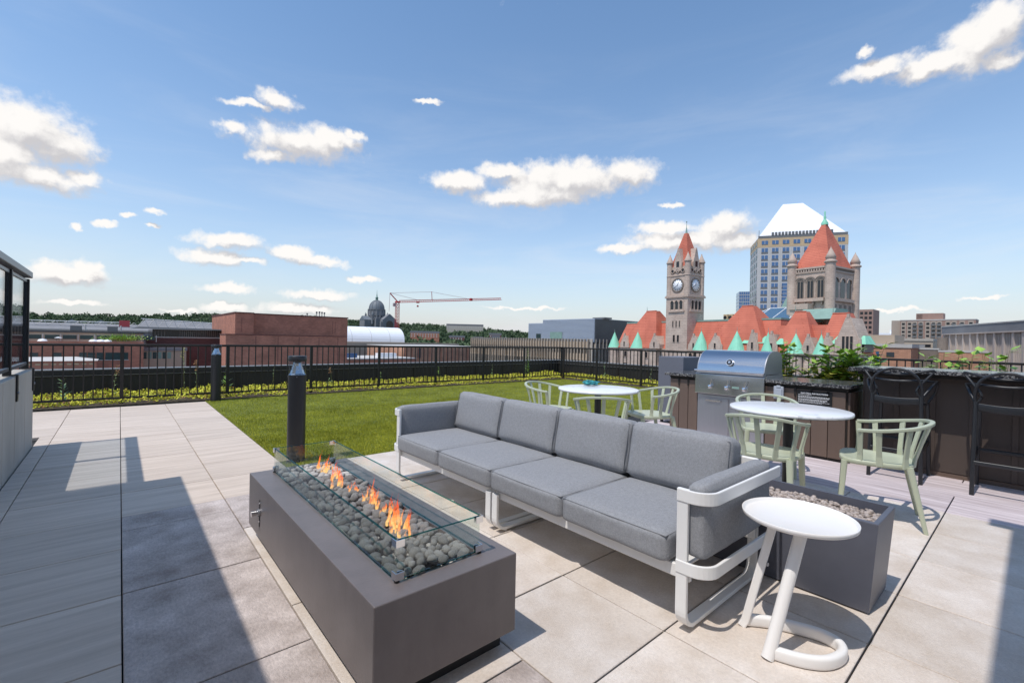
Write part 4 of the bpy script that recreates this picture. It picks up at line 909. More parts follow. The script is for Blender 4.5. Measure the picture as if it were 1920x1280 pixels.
    s = thing('instruction_sign', 'black GAS GRILL INSTRUCTIONS sign on the counter front', 'sign', (6.0, 3.49, 0), R9)
    MB().bevbox(1.648, 1.995, -.004, .0045, .575, .762, .001, 1).build('plate', 'sign_black', s)
    cu = bpy.data.curves.new('title', 'FONT'); cu.body = 'GAS GRILL INSTRUCTIONS'; cu.size = .0225; cu.align_x = 'CENTER'; cu.offset = .0007
    tmp = bpy.data.objects.new('title', cu); col.objects.link(tmp); bpy.context.view_layer.update()
    me = bpy.data.meshes.new_from_object(tmp.evaluated_get(bpy.context.evaluated_depsgraph_get())); bpy.data.objects.remove(tmp)
    o2 = ob('title', me, 'print_white', s, (1.822, -.0048, .726)); o2.rotation_euler = (rad(90), 0, 0)
    r = random.Random(2)
    for row, (z, w) in enumerate(((.712, .12), (.696, .30), (.688, .31), (.680, .29), (.664, .27), (.656, .29), (.648, .27), (.634, .30), (.626, .24))):
        b = MB(); x = 1.662
        while x < 1.662+w:
            l = r.uniform(.008, .026); b.box(x, x+l, -.0049, -.0042, z, z+.0042); x += l+.0045
        b.build('text_line', 'print_white', s)
    # tall slate box left of the counter
    bx = thing('slate_cabinet', 'tall plain slate grey metal box at the end of the counter', 'cabinet', (6.62, 3.60, 0))
    MB().bevbox(0, .62, 0, .43, .045, 1.06, .006, 2).build('body', 'slate_metal', bx)
    for x in (.05, .57):
        for y in (.05, .38): MB().cyl((x, y, 0), (x, y, .044), .025, n=12).build('foot', 'black_metal', bx)
    # bar
    b_ = thing('bar_counter', 'high bar with polished granite top and board front darkened as shade', 'bar', (5.95, 1.31, 0), R9)
    MB().bevbox(-.03, 2.6, 0, .74, 1.022, 1.062, .005, 2).build('bar_top', 'counter_granite', b_)
    MB().box(.03, 2.55, .10, .70, .985, 1.0215).build('top_frame', 'board_groove', b_)
    MB().box(.05, 2.55, .305, .68, 0, .984).build('carcass', 'board_groove', b_)
    w = .282; pm = MB().bevbox(-w/2+.004, w/2-.004, 0, .018, .05, .98, .003, 1).mesh('board'); bt = MB().bevbox(-.021, .021, -.010, .0, .05, .98, .002, 1).mesh('batten')
    for i in range(9): ob('board', pm, 'bar_board_shade', b_, (.05+w*(i+.5), .284, 0))
    for i in range(1, 9): ob('batten', bt, 'bar_board_shade', b_, (.05+w*i, .283, 0))
    MB().box(.05, 2.55, .290, .304, .0, .045).build('kickboard', 'board_brown', b_)
    em = MB().bevbox(.026, .046, -.12, .12, .05, .98, .003, 1).mesh('board')
    for y in (.42, .57): ob('board', MB().bevbox(.028, .047, y-.07, y+.07, .05, .98, .003, 1).mesh('board'), 'board_brown', b_)
counters()

# ------------------------------------------------------------------ shrubs behind the counters
def shrub(label, x, y, h, n, leaf, seed, mat='leaf', mat2=None, spread=.3):
    r = random.Random(seed); t = thing('leafy_shrub', label, 'shrub', (x, y, .02), 0, 'shrubs behind the counters'); st = MB(); lf = MB(); lf2 = MB()
    for s_ in range(18):
        a = r.uniform(0, 6.28); k = r.uniform(.25, 1)*spread; hh = h*r.uniform(.62, 1.0)
        pth = [Vector((k*math.cos(a)*(u/5)**1.3, k*math.sin(a)*(u/5)**1.3, hh*u/5)) for u in range(6)]; st.tube(pth, .006, 5, scale=[1, .9, .8, .65, .5, .3])
        for i in range(n//18):
            u = r.uniform(.25, 1.0)*5; j = min(int(u), 4); p = pth[j].lerp(pth[j+1], u-j); b = r.uniform(0, 6.28); L = leaf*r.uniform(.6, 1.25)
            d = Vector((math.cos(b), math.sin(b), r.uniform(-.15, .9))).normalized(); e = d.cross(Vector((0, 0, 1))).normalized()*L*.33; dn = Vector((0, 0, -L*.10))
            tgt = lf2 if (mat2 and p.z < h*.72 and r.random() < .65) else lf
            p = p+d*.015
            tgt.add([p, p+d*L*.4+e, p+d*L+dn, p+d*L*.4-e, p+d*L*.5+dn*.4], [(0, 1, 4), (1, 2, 4), (2, 3, 4), (3, 0, 4)])
    st.build('stems', 'stem', t); lf.build('foliage', mat, t)
    if lf2.v: lf2.build('lower_foliage', mat2, t)
shrub('sparse green shrub right beside the grill lid', 7.55, 2.46, 1.34, 300, .13, 1, 'leaf', 'leaf_autumn', .14)
shrub('dense yellow green shrub in the gap between grill and bar', 7.75, 2.0, 1.26, 1150, .13, 2, 'leaf', 'leaf_autumn', .34)
shrub('broad leafed green shrub touching the bar corner', 7.85, 1.66, 1.34, 1150, .14, 3, 'leaf', 'leaf_autumn', .42)
shrub('green shrub peeking over the bar top left of the others', 8.5, .95, 1.20, 260, .13, 4, 'leaf', None, .26)
shrub('green shrub peeking over the bar top between two others', 8.5, .66, 1.27, 220, .14, 5, 'leaf', None, .16)
shrub('green shrub peeking over the bar top at far right', 8.5, .36, 1.27, 220, .14, 6, 'leaf', None, .20)
for nm, x0, x1, y0, y1 in (('planter_bed', 7.35, 9.3, -1.0, 2.75),):
    struct(MB().box(x0, x1, y0, y1, -.043, .02).build('planting_bed', 'soil'))

# ------------------------------------------------------------------ the town (roof terrace stands about 25 m above the streets)
GZ = -25.0
m = MB(); m.add([(-6000, -3000, GZ), (6000, -3000, GZ), (6000, 7000, GZ), (-6000, 7000, GZ)], [(0, 1, 2, 3)]); struct(m.build('ground', 'ground'))
m = MB(); m.box(-3.3, 13.4, -7.1, 12.7, GZ, -.405); tag(m.build('host_building', 'beige_panel'), 'building below the roof terrace', 'building')
def k22(x, y, z, s=2.2): return (x*s, y*s, (z-1.28)*s+1.28)
WM = {}
def window(parent, x, y, z, w, h, mat='window_dark', frame='granite_trim', dep=.12, sill=True, axis='y', fr=.09):
    """window set proud in a frame: local front face at y (facing -y); or axis 'x' for a face looking +x"""
    key = (round(w, 2), round(h, 2), mat, frame, axis, sill, fr, dep)
    if key not in WM:
        f = MB(); g_ = MB(); a = fr
        def bx(b, x0, x1, y0, y1, z0, z1):
            if axis == 'y': b.box(x0, x1, y0, y1, z0, z1)
            else: b.box(-y1, -y0, x0, x1, z0, z1)
        bx(f, -w/2-a, -w/2, -dep, .02, 0, h); bx(f, w/2, w/2+a, -dep, .02, 0, h); bx(f, -w/2-a, w/2+a, -dep, .02, h, h+a)
        if sill: bx(f, -w/2-a*1.5, w/2+a*1.5, -dep*1.7, .02, -a, 0)
        bx(g_, -w/2, w/2, -.02, .0, 0, h)
        WM[key] = (f.mesh('frame'), g_.mesh('window'))
    f, g_ = WM[key]; o = ob('window', g_, mat, parent, (x, y, z)); ob('frame', f, frame, o); return o

# ---- romanesque courthouse, local x right along the facade, y depth
def courthouse():
    t = thing('courthouse', 'pink granite courthouse with red tile roofs, clock tower and copper turrets', 'building', (105, 56.13, 0), rad(-100)); S = 'granite'
    body = MB().box(-26, 22, 0, 34, GZ, -.55).build('wall', S, t); MB().box(22.01, 36.6, 0, 4.2, GZ, -.55).build('wall', S, t)
    MB().box(-26.2, 36.8, -.25, 4.3, -.549, -.25).build('cornice', 'granite_trim', t)
    MB().box(-26.1, 36.7, -.16, 0, -3.55, -3.3).build('string_course', 'granite_trim', t)
    x = -24.6
    while x < 36:
        if not (-7.2 < x < .6):
            yw = -1.301 if any(q0+.3 < x-.6 and x+.6 < q1-.3 for q0, q1 in ((-22.3, -8.4), (4.6, 20.0), (20.9, 29.4), (29.5, 36.9))) else -.001
            window(t, x, yw, -2.75, .85, 1.55); window(t, x, yw, -6.6, 1.1, 2.1)
        x += 2.55
    # mansard roofs
    MB().hip(-25, 22, .3, 33.5, -.24, -23.5, 20.5, 3.2, 30, 6.6).build('roof', 'roof_tile', t); MB().hip(19, 36.5, .31, 4.2, -.245, 20.5, 35, 2.0, 2.5, 5.3).build('roof', 'roof_tile', t)
    MB().box(-23.6, 20.6, 3.1, 30.1, 6.61, 7.0).build('ridge_curb', 'copper_dull', t)
    for (x0, x1, a0, a1, z1, d, z0) in ((-22.3, -8.4, -15.3, -11.9, 9.8, 13, -.2), (4.6, 20.0, 12.5, 15.0, 9.75, 14, -.2), (20.9, 29.4, 23.8, 25.9, 8.0, 7, -.2), (29.5, 36.9, 30.6, 33.4, 7.4, 4.4, -.2)):
        MB().box(x0+.3, x1-.3, -1.3, -.02, GZ, -.24).build('pavilion_wall', S, t); p = MB().hip(x0, x1, -1.55, d, z0, a0, a1, 2.2, 3.6, z1).build('pavilion_roof', 'roof_tile', t)
        MB().cyl((a0, 2.4, z1), (a0, 2.4, z1+1.3), .09, .02, n=6).build('finial', 'copper_dull', p); MB().tube([(a0, 2.2, z1+.03), (a1, 2.2, z1+.03)], .13, 6).build('ridge_tile', 'roof_tile', p)
    # round corner turrets with copper cones
    for x, z1, rr in ((-23.9, 4.2, 1.75), (-15.0, 4.15, 1.95), (4.8, 4.3, 1.85), (13.7, 4.25, 1.95), (20.5, 4.0, 1.35), (25.9, 3.7, 1.75), (30.4, 3.5, 1.35)):
        q = MB().cyl((x, -1.3, GZ), (x, -1.3, -.35), rr-.22, n=20).build('turret', S, t)
        MB().lathe([(rr+.06, -.30), (rr, -.22), (0, z1)], 20, (x, -1.3, 0), smooth=False).build('turret_roof', 'copper', q); MB().cyl((x, -1.3, z1-.1), (x, -1.3, z1+.8), .06, .02, n=6).build('finial', 'copper_dull', q)
        MB().lathe([(rr-.05, -.62), (rr+.08, -.42), (rr+.08, -.32)], 20, (x, -1.3, 0)).build('turret_cornice', 'granite_trim', q)
    # stone gabled dormers
    def gable(x, w, h, y=-1.75, z=-.25, d=3.4, win=1, m_=S):
        g_ = MB().prism([(x-w/2, z), (x+w/2, z), (x+w/2, z+h*.34), (x+.16, z+h), (x-.16, z+h), (x-w/2, z+h*.34)], 'y', y, y+d).build('dormer', m_, t)
        MB().box(x-.2, x+.2, y-.05, y+.35, z+h, z+h+.65).build('finial', 'granite_trim', g_)
        for s_ in (-1, 1):
            MB().sweep([(x+s_*(w/2+.05), y+.2, z+h*.34), (x+s_*.12, y+.2, z+h+.05)], rp(.5, .24, .3), up=(0, 1, 0), smooth=False).build('coping', 'granite_trim', g_)
            MB().cyl((x+s_*(w/2+.18), y+.2, z), (x+s_*(w/2+.18), y+.2, z+h*.42), .28, .22, n=10).build('pinnacle', 'granite_trim', g_)
        for i in range(win):
            xx = x+(i-(win-1)/2)*.62; window(g_, xx, y-.001, z+h*.16, .42, h*.34, dep=.08, fr=.06)
        return g_
    for x, w, h in ((-19.6, 2.5, 3.3), (-8.9, 2.5, 3.3), (3.0, 2.3, 3.2), (8.7, 2.7, 3.3), (17.4, 1.7, 4.0), (21.4, 1.5, 3.7), (28.3, 1.7, 3.1), (31.6, 1.5, 3.3)): gable(x, w, h, win=1)
    gable(35.0, 3.3, 6.6, y=-2.2, d=5, win=3)
    # copper hooded dormers
    for x, y, z, w in ((15.6, -.9, 1.0, 1.5), (19.0, -.6, 1.1, 1.3), (22.6, -1.0, .9, 1.2), (32.7, -1.0, 1.2, 1.1), (36.6, -1.0, 1.2, 1.0)):
        q = MB().box(x-w/2, x+w/2, y, y+3.5, z-.9, z+.5).build('dormer', 'stone_dark', t); MB().hip(x-w/2-.3, x+w/2+.3, y-.35, y+3.6, z+.51, x-.15, x+.15, y+1.0, y+3.0, z+2.0).build('dormer_roof', 'copper', q)
        for s_ in (-1, 1): MB().box(x+s_*w*.24-w*.17, x+s_*w*.24+w*.17, y-.02, y-.001, z-.75, z+.4).build('window', 'window_dark', q)
    # glazed court roof and mechanical blocks
    sk = MB().hip(2.5, 19, 16, 34, 7.02, 7, 15, 23, 27, 10.6).build('skylight', 'skylight', t)
    for a, b in (((2.5, 16, 7.1), (7, 23, 10.65)), ((19, 16, 7.1), (15, 23, 10.65)), ((7, 23, 10.65), (15, 23, 10.65)), ((6.6, 16, 7.1), (7, 23, 10.65)), ((10.7, 16, 7.1), (11, 23, 10.65)), ((14.9, 16, 7.1), (15, 23, 10.65))): MB().tube([a, b], .09, 5).build('glazing_rib', 'white_panel', sk)
    MB().hip(9, 11, 24, 26, 10.62, 9.95, 10.05, 24.95, 25.05, 13.6).build('spirelet', 'copper_dull', t)
    MB().hip(18.6, 26, 12, 19, 7.0, 19.5, 26, 14, 19, 9.3).build('link_roof', 'copper_dull', t)
    for i in range(3): 
        q = MB().box(4.0+1.35*i, 5.1+1.35*i, 8, 10, 7.01, 8.5).build('vent_box', 'tower_tan', t); MB().cyl((4.45+1.35*i, 7.99, 7.75), (4.45+1.35*i, 7.9, 7.75), .42, n=14).build('vent_mouth', 'window_dark', q)
    MB().box(-9, -7.2, 6, 9, 7.0, 8.3).build('roof_unit', 'coping_metal', t)
    q = MB().box(-7.9, -6.6, 2, 4, 6.5, 10.6).build('chimney', S, t); MB().box(-8.1, -6.55, 1.8, 4.2, 10.61, 11.0).build('chimney_cap', 'granite_trim', q)
    # ---- clock tower
    def ring(b, x0, x1, y0, y1, z0, z1, e): b.box(x0-e, x1+e, y0-e, y1+e, z0, z1)
    c = MB().box(-6.5, 0, -.3, 5.9, -.6, 12.6).build('clock_tower_shaft', S, t)
    b = MB(); ring(b, -6.5, 0, -.3, 5.9, 12.6, 13.0, .28); ring(b, -6.5, 0, -.3, 5.9, 13.0, 13.25, .12); b.build('tower_cornice', 'granite_trim', t)
    up = MB().box(-6.25, -.25, -.05, 5.65, 13.25, 18.6).build('clock_stage', S, t)
    b = MB(); ring(b, -6.25, -.25, -.05, 5.65, 18.0, 18.25, .16); b.build('tower_cornice', 'granite_trim', t)
    MB().box(-6.0, -.5, .2, 5.4, 18.6, 20.4).build('belfry', S, t)
    for x in (-5.95, -.55):
        for y in (.2, 5.35):
            q = MB().cyl((x, y, 12.9), (x, y, 21.3), .72, n=16).build('corner_turret', S, t)
            MB().lathe([(.74, 21.3), (.90, 21.35), (.90, 21.55), (.55, 22.3), (.22, 23.2), (.12, 23.3), (.16, 23.5), (0, 23.75)], 14, (x, y, 0)).build('turret_cap', 'granite_trim', q)
            MB().lathe([(.73, 17.95), (.84, 18.05), (.73, 18.2)], 14, (x, y, 0)).build('band', 'granite_trim', q)
    rf = MB().hip(-5.9, -.6, .3, 5.3, 20.3, -3.65, -2.85, 2.45, 3.2, 29.0).build('tower_roof', 'roof_tile', t)
    MB().cyl((-3.25, 2.8, 29), (-3.25, 2.8, 30.4), .28, .1, n=8).build('finial', 'copper_dull', rf); MB().cyl((-3.25, 2.8, 30.4), (-3.25, 2.8, 32.2), .07, .03, n=6).build('flagpole', 'copper_dull', rf); MB().lathe([(0, -.2), (.2, 0), (0, .2)], 8, (-3.25, 2.8, 31.9)).build('ball', 'copper_dull', rf)
    # steep gablets, arcades, clocks, slits on the two faces in view
    for face in ('f', 's'):
        def pt(u, o, z): return (-3.25+u, -.3-o, z) if face == 'f' else (0+o, 2.8+u, z)
        def bx(nm, mt, u0, u1, o0, o1, z0, z1, par):
            a = pt(u0, o0, z0); b_ = pt(u1, o1, z1); return MB().box(min(a[0], b_[0]), max(a[0], b_[0]), min(a[1], b_[1]), max(a[1], b_[1]), z0, z1).build(nm, mt, par)
        if face == 'f': gb = MB().prism([(-4.4, 19.2), (-2.1, 19.2), (-2.1, 21.3), (-3.15, 24.9), (-3.35, 24.9), (-4.4, 21.3)], 'y', -.2, 1.5).build('gablet', S, t)
        else: gb = MB().prism([(1.65, 19.2), (3.95, 19.2), (3.95, 21.3), (2.9, 24.9), (2.7, 24.9), (1.65, 21.3)], 'x', -1.8, -.1).build('gablet', S, t)
        bx('window', 'window_dark', -.42, .42, -.09 if face == 'f' else -.09, -.07, 20.2, 21.6, gb)
        for u in (-1.55, 0, 1.55):
            a0, a1 = pt(u, -.26, 19.3), pt(u, -.22, 19.3); MB().cyl(a0, a1, .40, n=14).build('round_opening', 'window_dark', t)
            a0, a1 = pt(u, -.26, 19.3), pt(u, -.16, 19.3); MB().lathe([(.42, 0), (.42, .12), (.56, .12), (.56, 0)], 14).build('oculus_ring', 'granite_trim', t, a1, 0).rotation_euler = ((rad(90), 0, 0) if face == 'f' else (0, rad(90), 0))
        # clock
        cx = pt(0, -.21, 15.7); rot = (rad(90), 0, 0) if face == 'f' else (rad(90), 0, rad(90))
        ck = MB().lathe([(0, .05), (1.48, .05), (1.48, 0)], 36).build('clock_face', 'white_panel', t, cx); ck.rotation_euler = rot
        MB().lathe([(1.48, 0), (1.48, .14), (1.80, .14), (1.85, 0)], 36).build('clock_surround', 'stone_dark', ck)
        for i in range(12):
            a = i*math.pi/6; MB().sweep([(1.12*math.cos(a), 1.12*math.sin(a), .06), (1.40*math.cos(a), 1.40*math.sin(a), .06)], rp(.13, .02)).build('hour_mark', 'window_dark', ck)
        for a, L, w in ((rad(68), .78, .15), (rad(210), 1.2, .11)): MB().sweep([(-.2*math.cos(a), -.2*math.sin(a), .075), (L*math.cos(a), L*math.sin(a), .075)], rp(w, .02), scale=[1, .6]).build('clock_hand', 'window_dark', ck)
        # arcade of three arches with sill
        for u in (-1.35, 0, 1.35):
            if face == 'f':
                MB().prism([(-3.25+u-.42, 9.7), (-3.25+u+.42, 9.7), (-3.25+u+.42, 11.4)]+[(-3.25+u+.42*math.cos(a), 11.4+.42*math.sin(a)) for a in [i*math.pi/8 for i in range(1, 8)]]+[(-3.25+u-.42, 11.4)], 'y', -.33, -.301).build('arch_window', 'window_dark', t)
                MB().sweep([(-3.25+u+.52*math.cos(a), -.36, 11.4+.52*math.sin(a)) for a in [i*math.pi/10 for i in range(0, 11)]], rp(.18, .2), up=(0, 1, 0), smooth=False).build('arch', 'granite_trim', t)
            else:
                MB().prism([(2.8+u-.42, 9.7), (2.8+u+.42, 9.7), (2.8+u+.42, 11.4)]+[(2.8+u+.42*math.cos(a), 11.4+.42*math.sin(a)) for a in [i*math.pi/8 for i in range(1, 8)]]+[(2.8+u-.42, 11.4)], 'x', .001, .03).build('arch_window', 'window_dark', t)
                MB().sweep([(.06, 2.8+u+.52*math.cos(a), 11.4+.52*math.sin(a)) for a in [i*math.pi/10 for i in range(0, 11)]], rp(.18, .2), up=(1, 0, 0), smooth=False).build('arch', 'granite_trim', t)
        bx('sill', 'granite_trim', -2.4, 2.4, .001, .30, 9.0, 9.35, t)
        for u in (-1.95, -.67, .67, 1.95): bx('colonnette', 'granite_trim', u-.11, u+.11, .002, .16, 9.36, 11.3, t)
    for u, z, h, w in ((-1.0, 5.3, 1.5, .32), (0, 5.3, 1.5, .32), (1.0, 5.3, 1.5, .32), (-.62, 1.5, 1.75, .62), (.62, 1.5, 1.75, .62)):
        window(t, -3.25+u, -.301, z, w, h, dep=.06, fr=.06)
    # ---- great tower
    bx0, bx1, by0, by1 = 13.7, 22.0, 20, 31.6
    MB().box(bx0, bx1, by0, by1, 5, 18.2).build('great_tower', S, t)
    b = MB(); ring(b, bx0, bx1, by0, by1, 18.2, 18.5, .2); ring(b, bx0, bx1, by0, by1, 19.1, 19.5, .35); b.build('tower_cornice', 'granite_trim', t); MB().box(bx0-.02, bx1+.02, by0-.02, by1+.02, 18.5, 19.1).build('frieze', 'stone_dark', t)
    for i in range(14): MB().box(bx0+.35+.56*i, bx0+.65+.56*i, by0-.25, by0-.02, 18.5, 19.1).build('corbel', 'granite_trim', t)
    for x in (bx0, bx1):
        for y in (by0, by1):
            q = MB().cyl((x, y, 5), (x, y, 20.1), 1.0, n=16).build('corner_turret', S, t)
            MB().lathe([(1.02, 20.0), (1.25, 20.1), (1.25, 20.4), (.95, 20.6), (.95, 21.0), (1.1, 21.1), (.75, 22.0), (.30, 23.0), (.12, 23.3), (0, 23.8)], 16, (x, y, 0)).build('turret_cap', 'granite_trim', q)
    q = MB().hip(bx0+.3, bx1-.3, by0+.3, by1-.3, 19.5, 17.5, 18.3, 25.2, 26.4, 30.2).build('great_roof', 'roof_tile', t)
    MB().lathe([(.75, 30.1), (.75, 30.6), (.4, 31.2), (.25, 31.6), (.3, 32.0), (.15, 32.4), (.18, 33.2), (0, 33.6)], 10, (17.9, 25.8, 0)).build('finial', 'copper', q)
    for i in range(3):
        xc = bx0+1.95+2.2*i
        MB().prism([(xc-.8, 12.4), (xc+.8, 12.4), (xc+.8, 16.0)]+[(xc+.8*math.cos(a), 16.0+.8*math.sin(a)) for a in [k*math.pi/10 for k in range(1, 10)]]+[(xc-.8, 16.0)], 'y', by0-.03, by0-.001).build('arch_recess', 'stone_dark', t)
        for s_ in (-.34, .34): MB().box(xc+s_-.22, xc+s_+.22, by0-.06, by0-.031, 12.4, 16.3).build('window', 'window_dark', t)
        for rr, o in ((.98, .16), (1.2, .28)): MB().sweep([(xc+rr*math.cos(a), by0-o*.5, 16.0+rr*math.sin(a)) for a in [k*math.pi/12 for k in range(13)]], rp(.22, o), up=(0, 1, 0), smooth=False).build('arch', 'granite_trim' if rr < 1 else 'stone_dark', t)
        for s_ in (-1.08, 1.08): MB().cyl((xc+s_, by0-.12, 12.4), (xc+s_, by0-.12, 16.0), .16, n=8).build('colonnette', 'granite_trim', t)
        yc = by0+2.6+3.1*i
        MB().prism([(yc-1.0, 12.4), (yc+1.0, 12.4), (yc+1.0, 16.0)]+[(yc+1.0*math.cos(a), 16.0+.8*math.sin(a)) for a in [k*math.pi/10 for k in range(1, 10)]]+[(yc-1.0, 16.0)], 'x', bx1+.001, bx1+.04).build('arch_window', 'window_dark', t)
        MB().sweep([(bx1+.12, yc+1.2*math.cos(a), 16.0+1.0*math.sin(a)) for a in [k*math.pi/12 for k in range(13)]], rp(.26, .24), up=(1, 0, 0), smooth=False).build('arch', 'granite_trim', t)
    q = MB().box(bx0+1.0, bx1-1.0, by0-.75, by0-.001, 11.5, 12.25).build('balcony', 'granite_trim', t)
    for i in range(4): MB().box(bx0+1.3+1.8*i, bx0+1.6+1.8*i, by0-.6, by0-.001, 10.7, 11.49).build('bracket', 'stone_dark', q)
    MB().box(bx1+.001, bx1+.6, by0+1.3, by1-1.3, 11.5, 12.2).build('balcony', 'granite_trim', t)
    for i in range(4): MB().box(bx1+.001, bx1+.05, by0+2+2.3*i, by0+3.1+2.3*i, 6, 10.8).build('window', 'stone_dark', t)
    q = MB().box(14.6, 18.4, 17.6, 20, 6, 9.6).build('chimney_block', S, t); MB().box(14.3, 18.7, 17.3, 20, 9.61, 10.9).build('chimney_cap', 'granite_trim', q)
courthouse()

# ---- office tower with white pyramid top
def office_tower():
    t = thing('office_tower', 'pale stone office tower with blue windows and white pyramid roof', 'building', (279.96, 107.82, 0), rad(-60))
    W = 44.3
    MB().box(0, W, 0, 26, GZ, 57.4).build('wall', 'tower_stone', t)
    MB().box(-.05, W+.05, -.05, 26.05, 57.4, 62.6).build('attic', 'tower_tan', t)
    MB().box(3, W-3, 3, 23, 62.6, 64.2).build('setback', 'coping_metal', t)
    b = MB(); v = [(.6, .5, 63.6), (W-.3, .5, 63.6), (W-.3, 25.5, 63.6), (.6, 25.5, 63.6), (14.6, 11, 84.6), (24.8, 11, 84.6), (24.8, 15, 84.6), (14.6, 15, 84.6)]
    b.add(v, [(0, 3, 2, 1), (4, 5, 6, 7), (0, 1, 5, 4), (1, 2, 6, 5), (2, 3, 7, 6), (3, 0, 4, 7)]); b.build('pyramid_roof', 'white_panel', t)
    MB().box(.2, W-.2, .1, .4, 62.7, 64.2).build('roof_rail', 'coping_metal', t)
    for i in range(18): MB().box(7+1.7*i, 8.2+1.7*i, -.1, .45, 64.3, 66.0).build('roof_light', 'coping_metal', t)
    MB().cyl((1.0, 3, 62.6), (1.0, 3, 68), .15, n=6).build('mast', 'coping_metal', t)
    win = MB().box(-1.62, 1.62, -.16, .0, 0, 2.15).mesh('window'); mul = MB().box(-.12, .12, -.22, -.161, 0, 2.15).mesh('mullion'); sp = MB().box(-1.75, 1.75, -.10, -.001, -1.0, -.12).mesh('spandrel')
    for r in range(13):
        z = 58.8-r*4.05 if r else 59.1
        for c in range(8):
            x = 3.6+5.35*c
            o = ob('window', win, 'window_blue' if r < 6 else 'window_green', t, (x, -.06 if r == 0 else -.001, z)); ob('mullion', mul, 'tower_stone', o)
            ob('spandrel', sp, 'coping_metal', t, (x, -.001, z)) if r else None
    sw = MB().box(-.16, 0, -1.3, 1.3, 0, 2.15).mesh('window')
    for r in range(13):
        for c in range(4): ob('window', sw, 'window_green', t, (-.06, 3.5+6.2*c, 59.1-4.05*r))
    for i in range(7): MB().box(6.2+5.35*i-.18, 6.2+5.35*i+.18, -.12, -.001, -10, 57).build('pier', 'tower_stone', t)
    g_ = MB().box(12.9, 17.4, -1.2, -.23, GZ, 36.5).build('glass_bay', 'window_blue', t)
    for i in range(9): MB().box(12.85, 17.45, -1.26, -.22, 34.5-2*i, 34.75-2*i).build('bay_band', 'tower_stone', g_)
    t2 = thing('glass_annex', 'small blue glass block at the foot of the pale tower', 'building', (275.5, 106, 0), rad(-60))
    MB().box(-9.2, -3.6, 0, 12, GZ, 31.6).build('curtain_wall', 'window_blue', t2)
    for i in range(9): MB().box(-9.25, -3.55, -.08, 12.05, 29.6-2*i, 29.85-2*i).build('floor_band', 'tower_stone', t2)
    for i in range(6): MB().box(-9.2+1.1*i, -9.08+1.1*i, -.12, -.081, 10, 31.6).build('mullion', 'tower_stone', t2)
office_tower()

def simple(name, label, loc, rotz, walls, cat='building'):
    t = thing(name, label, cat, loc, rotz)
    for nm, mt, x0, x1, y0, y1, z0, z1 in walls: MB().box(x0, x1, y0, y1, z0, z1).build(nm, mt, t)
    return t

# ---- ribbed concrete hall with blue grey metal block above it
t = thing('ribbed_building', 'long tan building with pale vertical fins beyond the fence corner', 'building', (115.72, 95.46, 0), rad(-90))
MB().box(-66, 0, 0, 30, GZ, .6).build('wall', 'glass_dark', t)
MB().box(-66.2, .2, -.1, 30.2, .6, 1.0).build('roof', 'roof_dark', t)
fin = MB().box(-.14, .14, -1.0, 0, -12, 2.0).mesh('fin'); pan = MB().box(-.55, .55, -.30, -.02, .0, 2.0).mesh('panel')
for i in range(47):
    ob('fin', fin, 'beige_panel', t, (-.2-1.4*i, -.002, 0)); ob('panel', pan, 'beige_panel', t, (-.9-1.4*i, -.002, -.9+(1.0 if False else 0)))
fs = MB().box(0, 1.0, -.14, .14, -12, 2.0).mesh('fin')
for i in range(15): ob('fin', fs, 'stone_light', t, (.002, .2+1.9*i, 0))
MB().box(-66, -.5, -.42, -.301, -5.0, -4.6).build('spandrel', 'beige_panel', t)
for i in range(47): ob('panel', pan, 'beige_panel', t, (-.9-1.4*i, -.002, -4.8))
t = thing('metal_block', 'blue grey corrugated metal block rising above the tan finned building', 'building', (116.2, 95.0, 0), rad(-90))
MB().box(-24.0, 0, 1.2, 27, .9, 8.75).build('volume', 'glass_wall', t); MB().box(-32, -24.0, 1.5, 27, .9, 7.6).build('volume', 'glass_wall', t)
lo = MB().box(-23.9, -.1, 1.08, 1.19, -.09, .09).mesh('louver'); l2 = MB().box(-31.9, -24.1, 1.38, 1.49, -.09, .09).mesh('louver')
for i in range(19): ob('louver', lo, 'louver_pale', t, (0, 0, 1.3+.4*i)); ob('louver', l2, 'louver_pale', t, (0, 0, 1.3+.4*i)) if i < 16 else None
MB().box(.001, .35, 1.3, 26.9, .9, 8.6).build('end_wall', 'glass_dark', t)  # dark sheet over the side away from the sun, shade put into its colour
MB().box(-20.0, -14.2, .95, 1.07, 1.9, 4.3).build('window', 'copper_dull', t); MB().box(-27.5, -25.2, 1.25, 1.37, 1.9, 3.7).build('window', 'window_green', t)
MB().box(-4, 1, 5, 9, 8.76, 9.3).build('roof_unit', 'coping_metal', t)

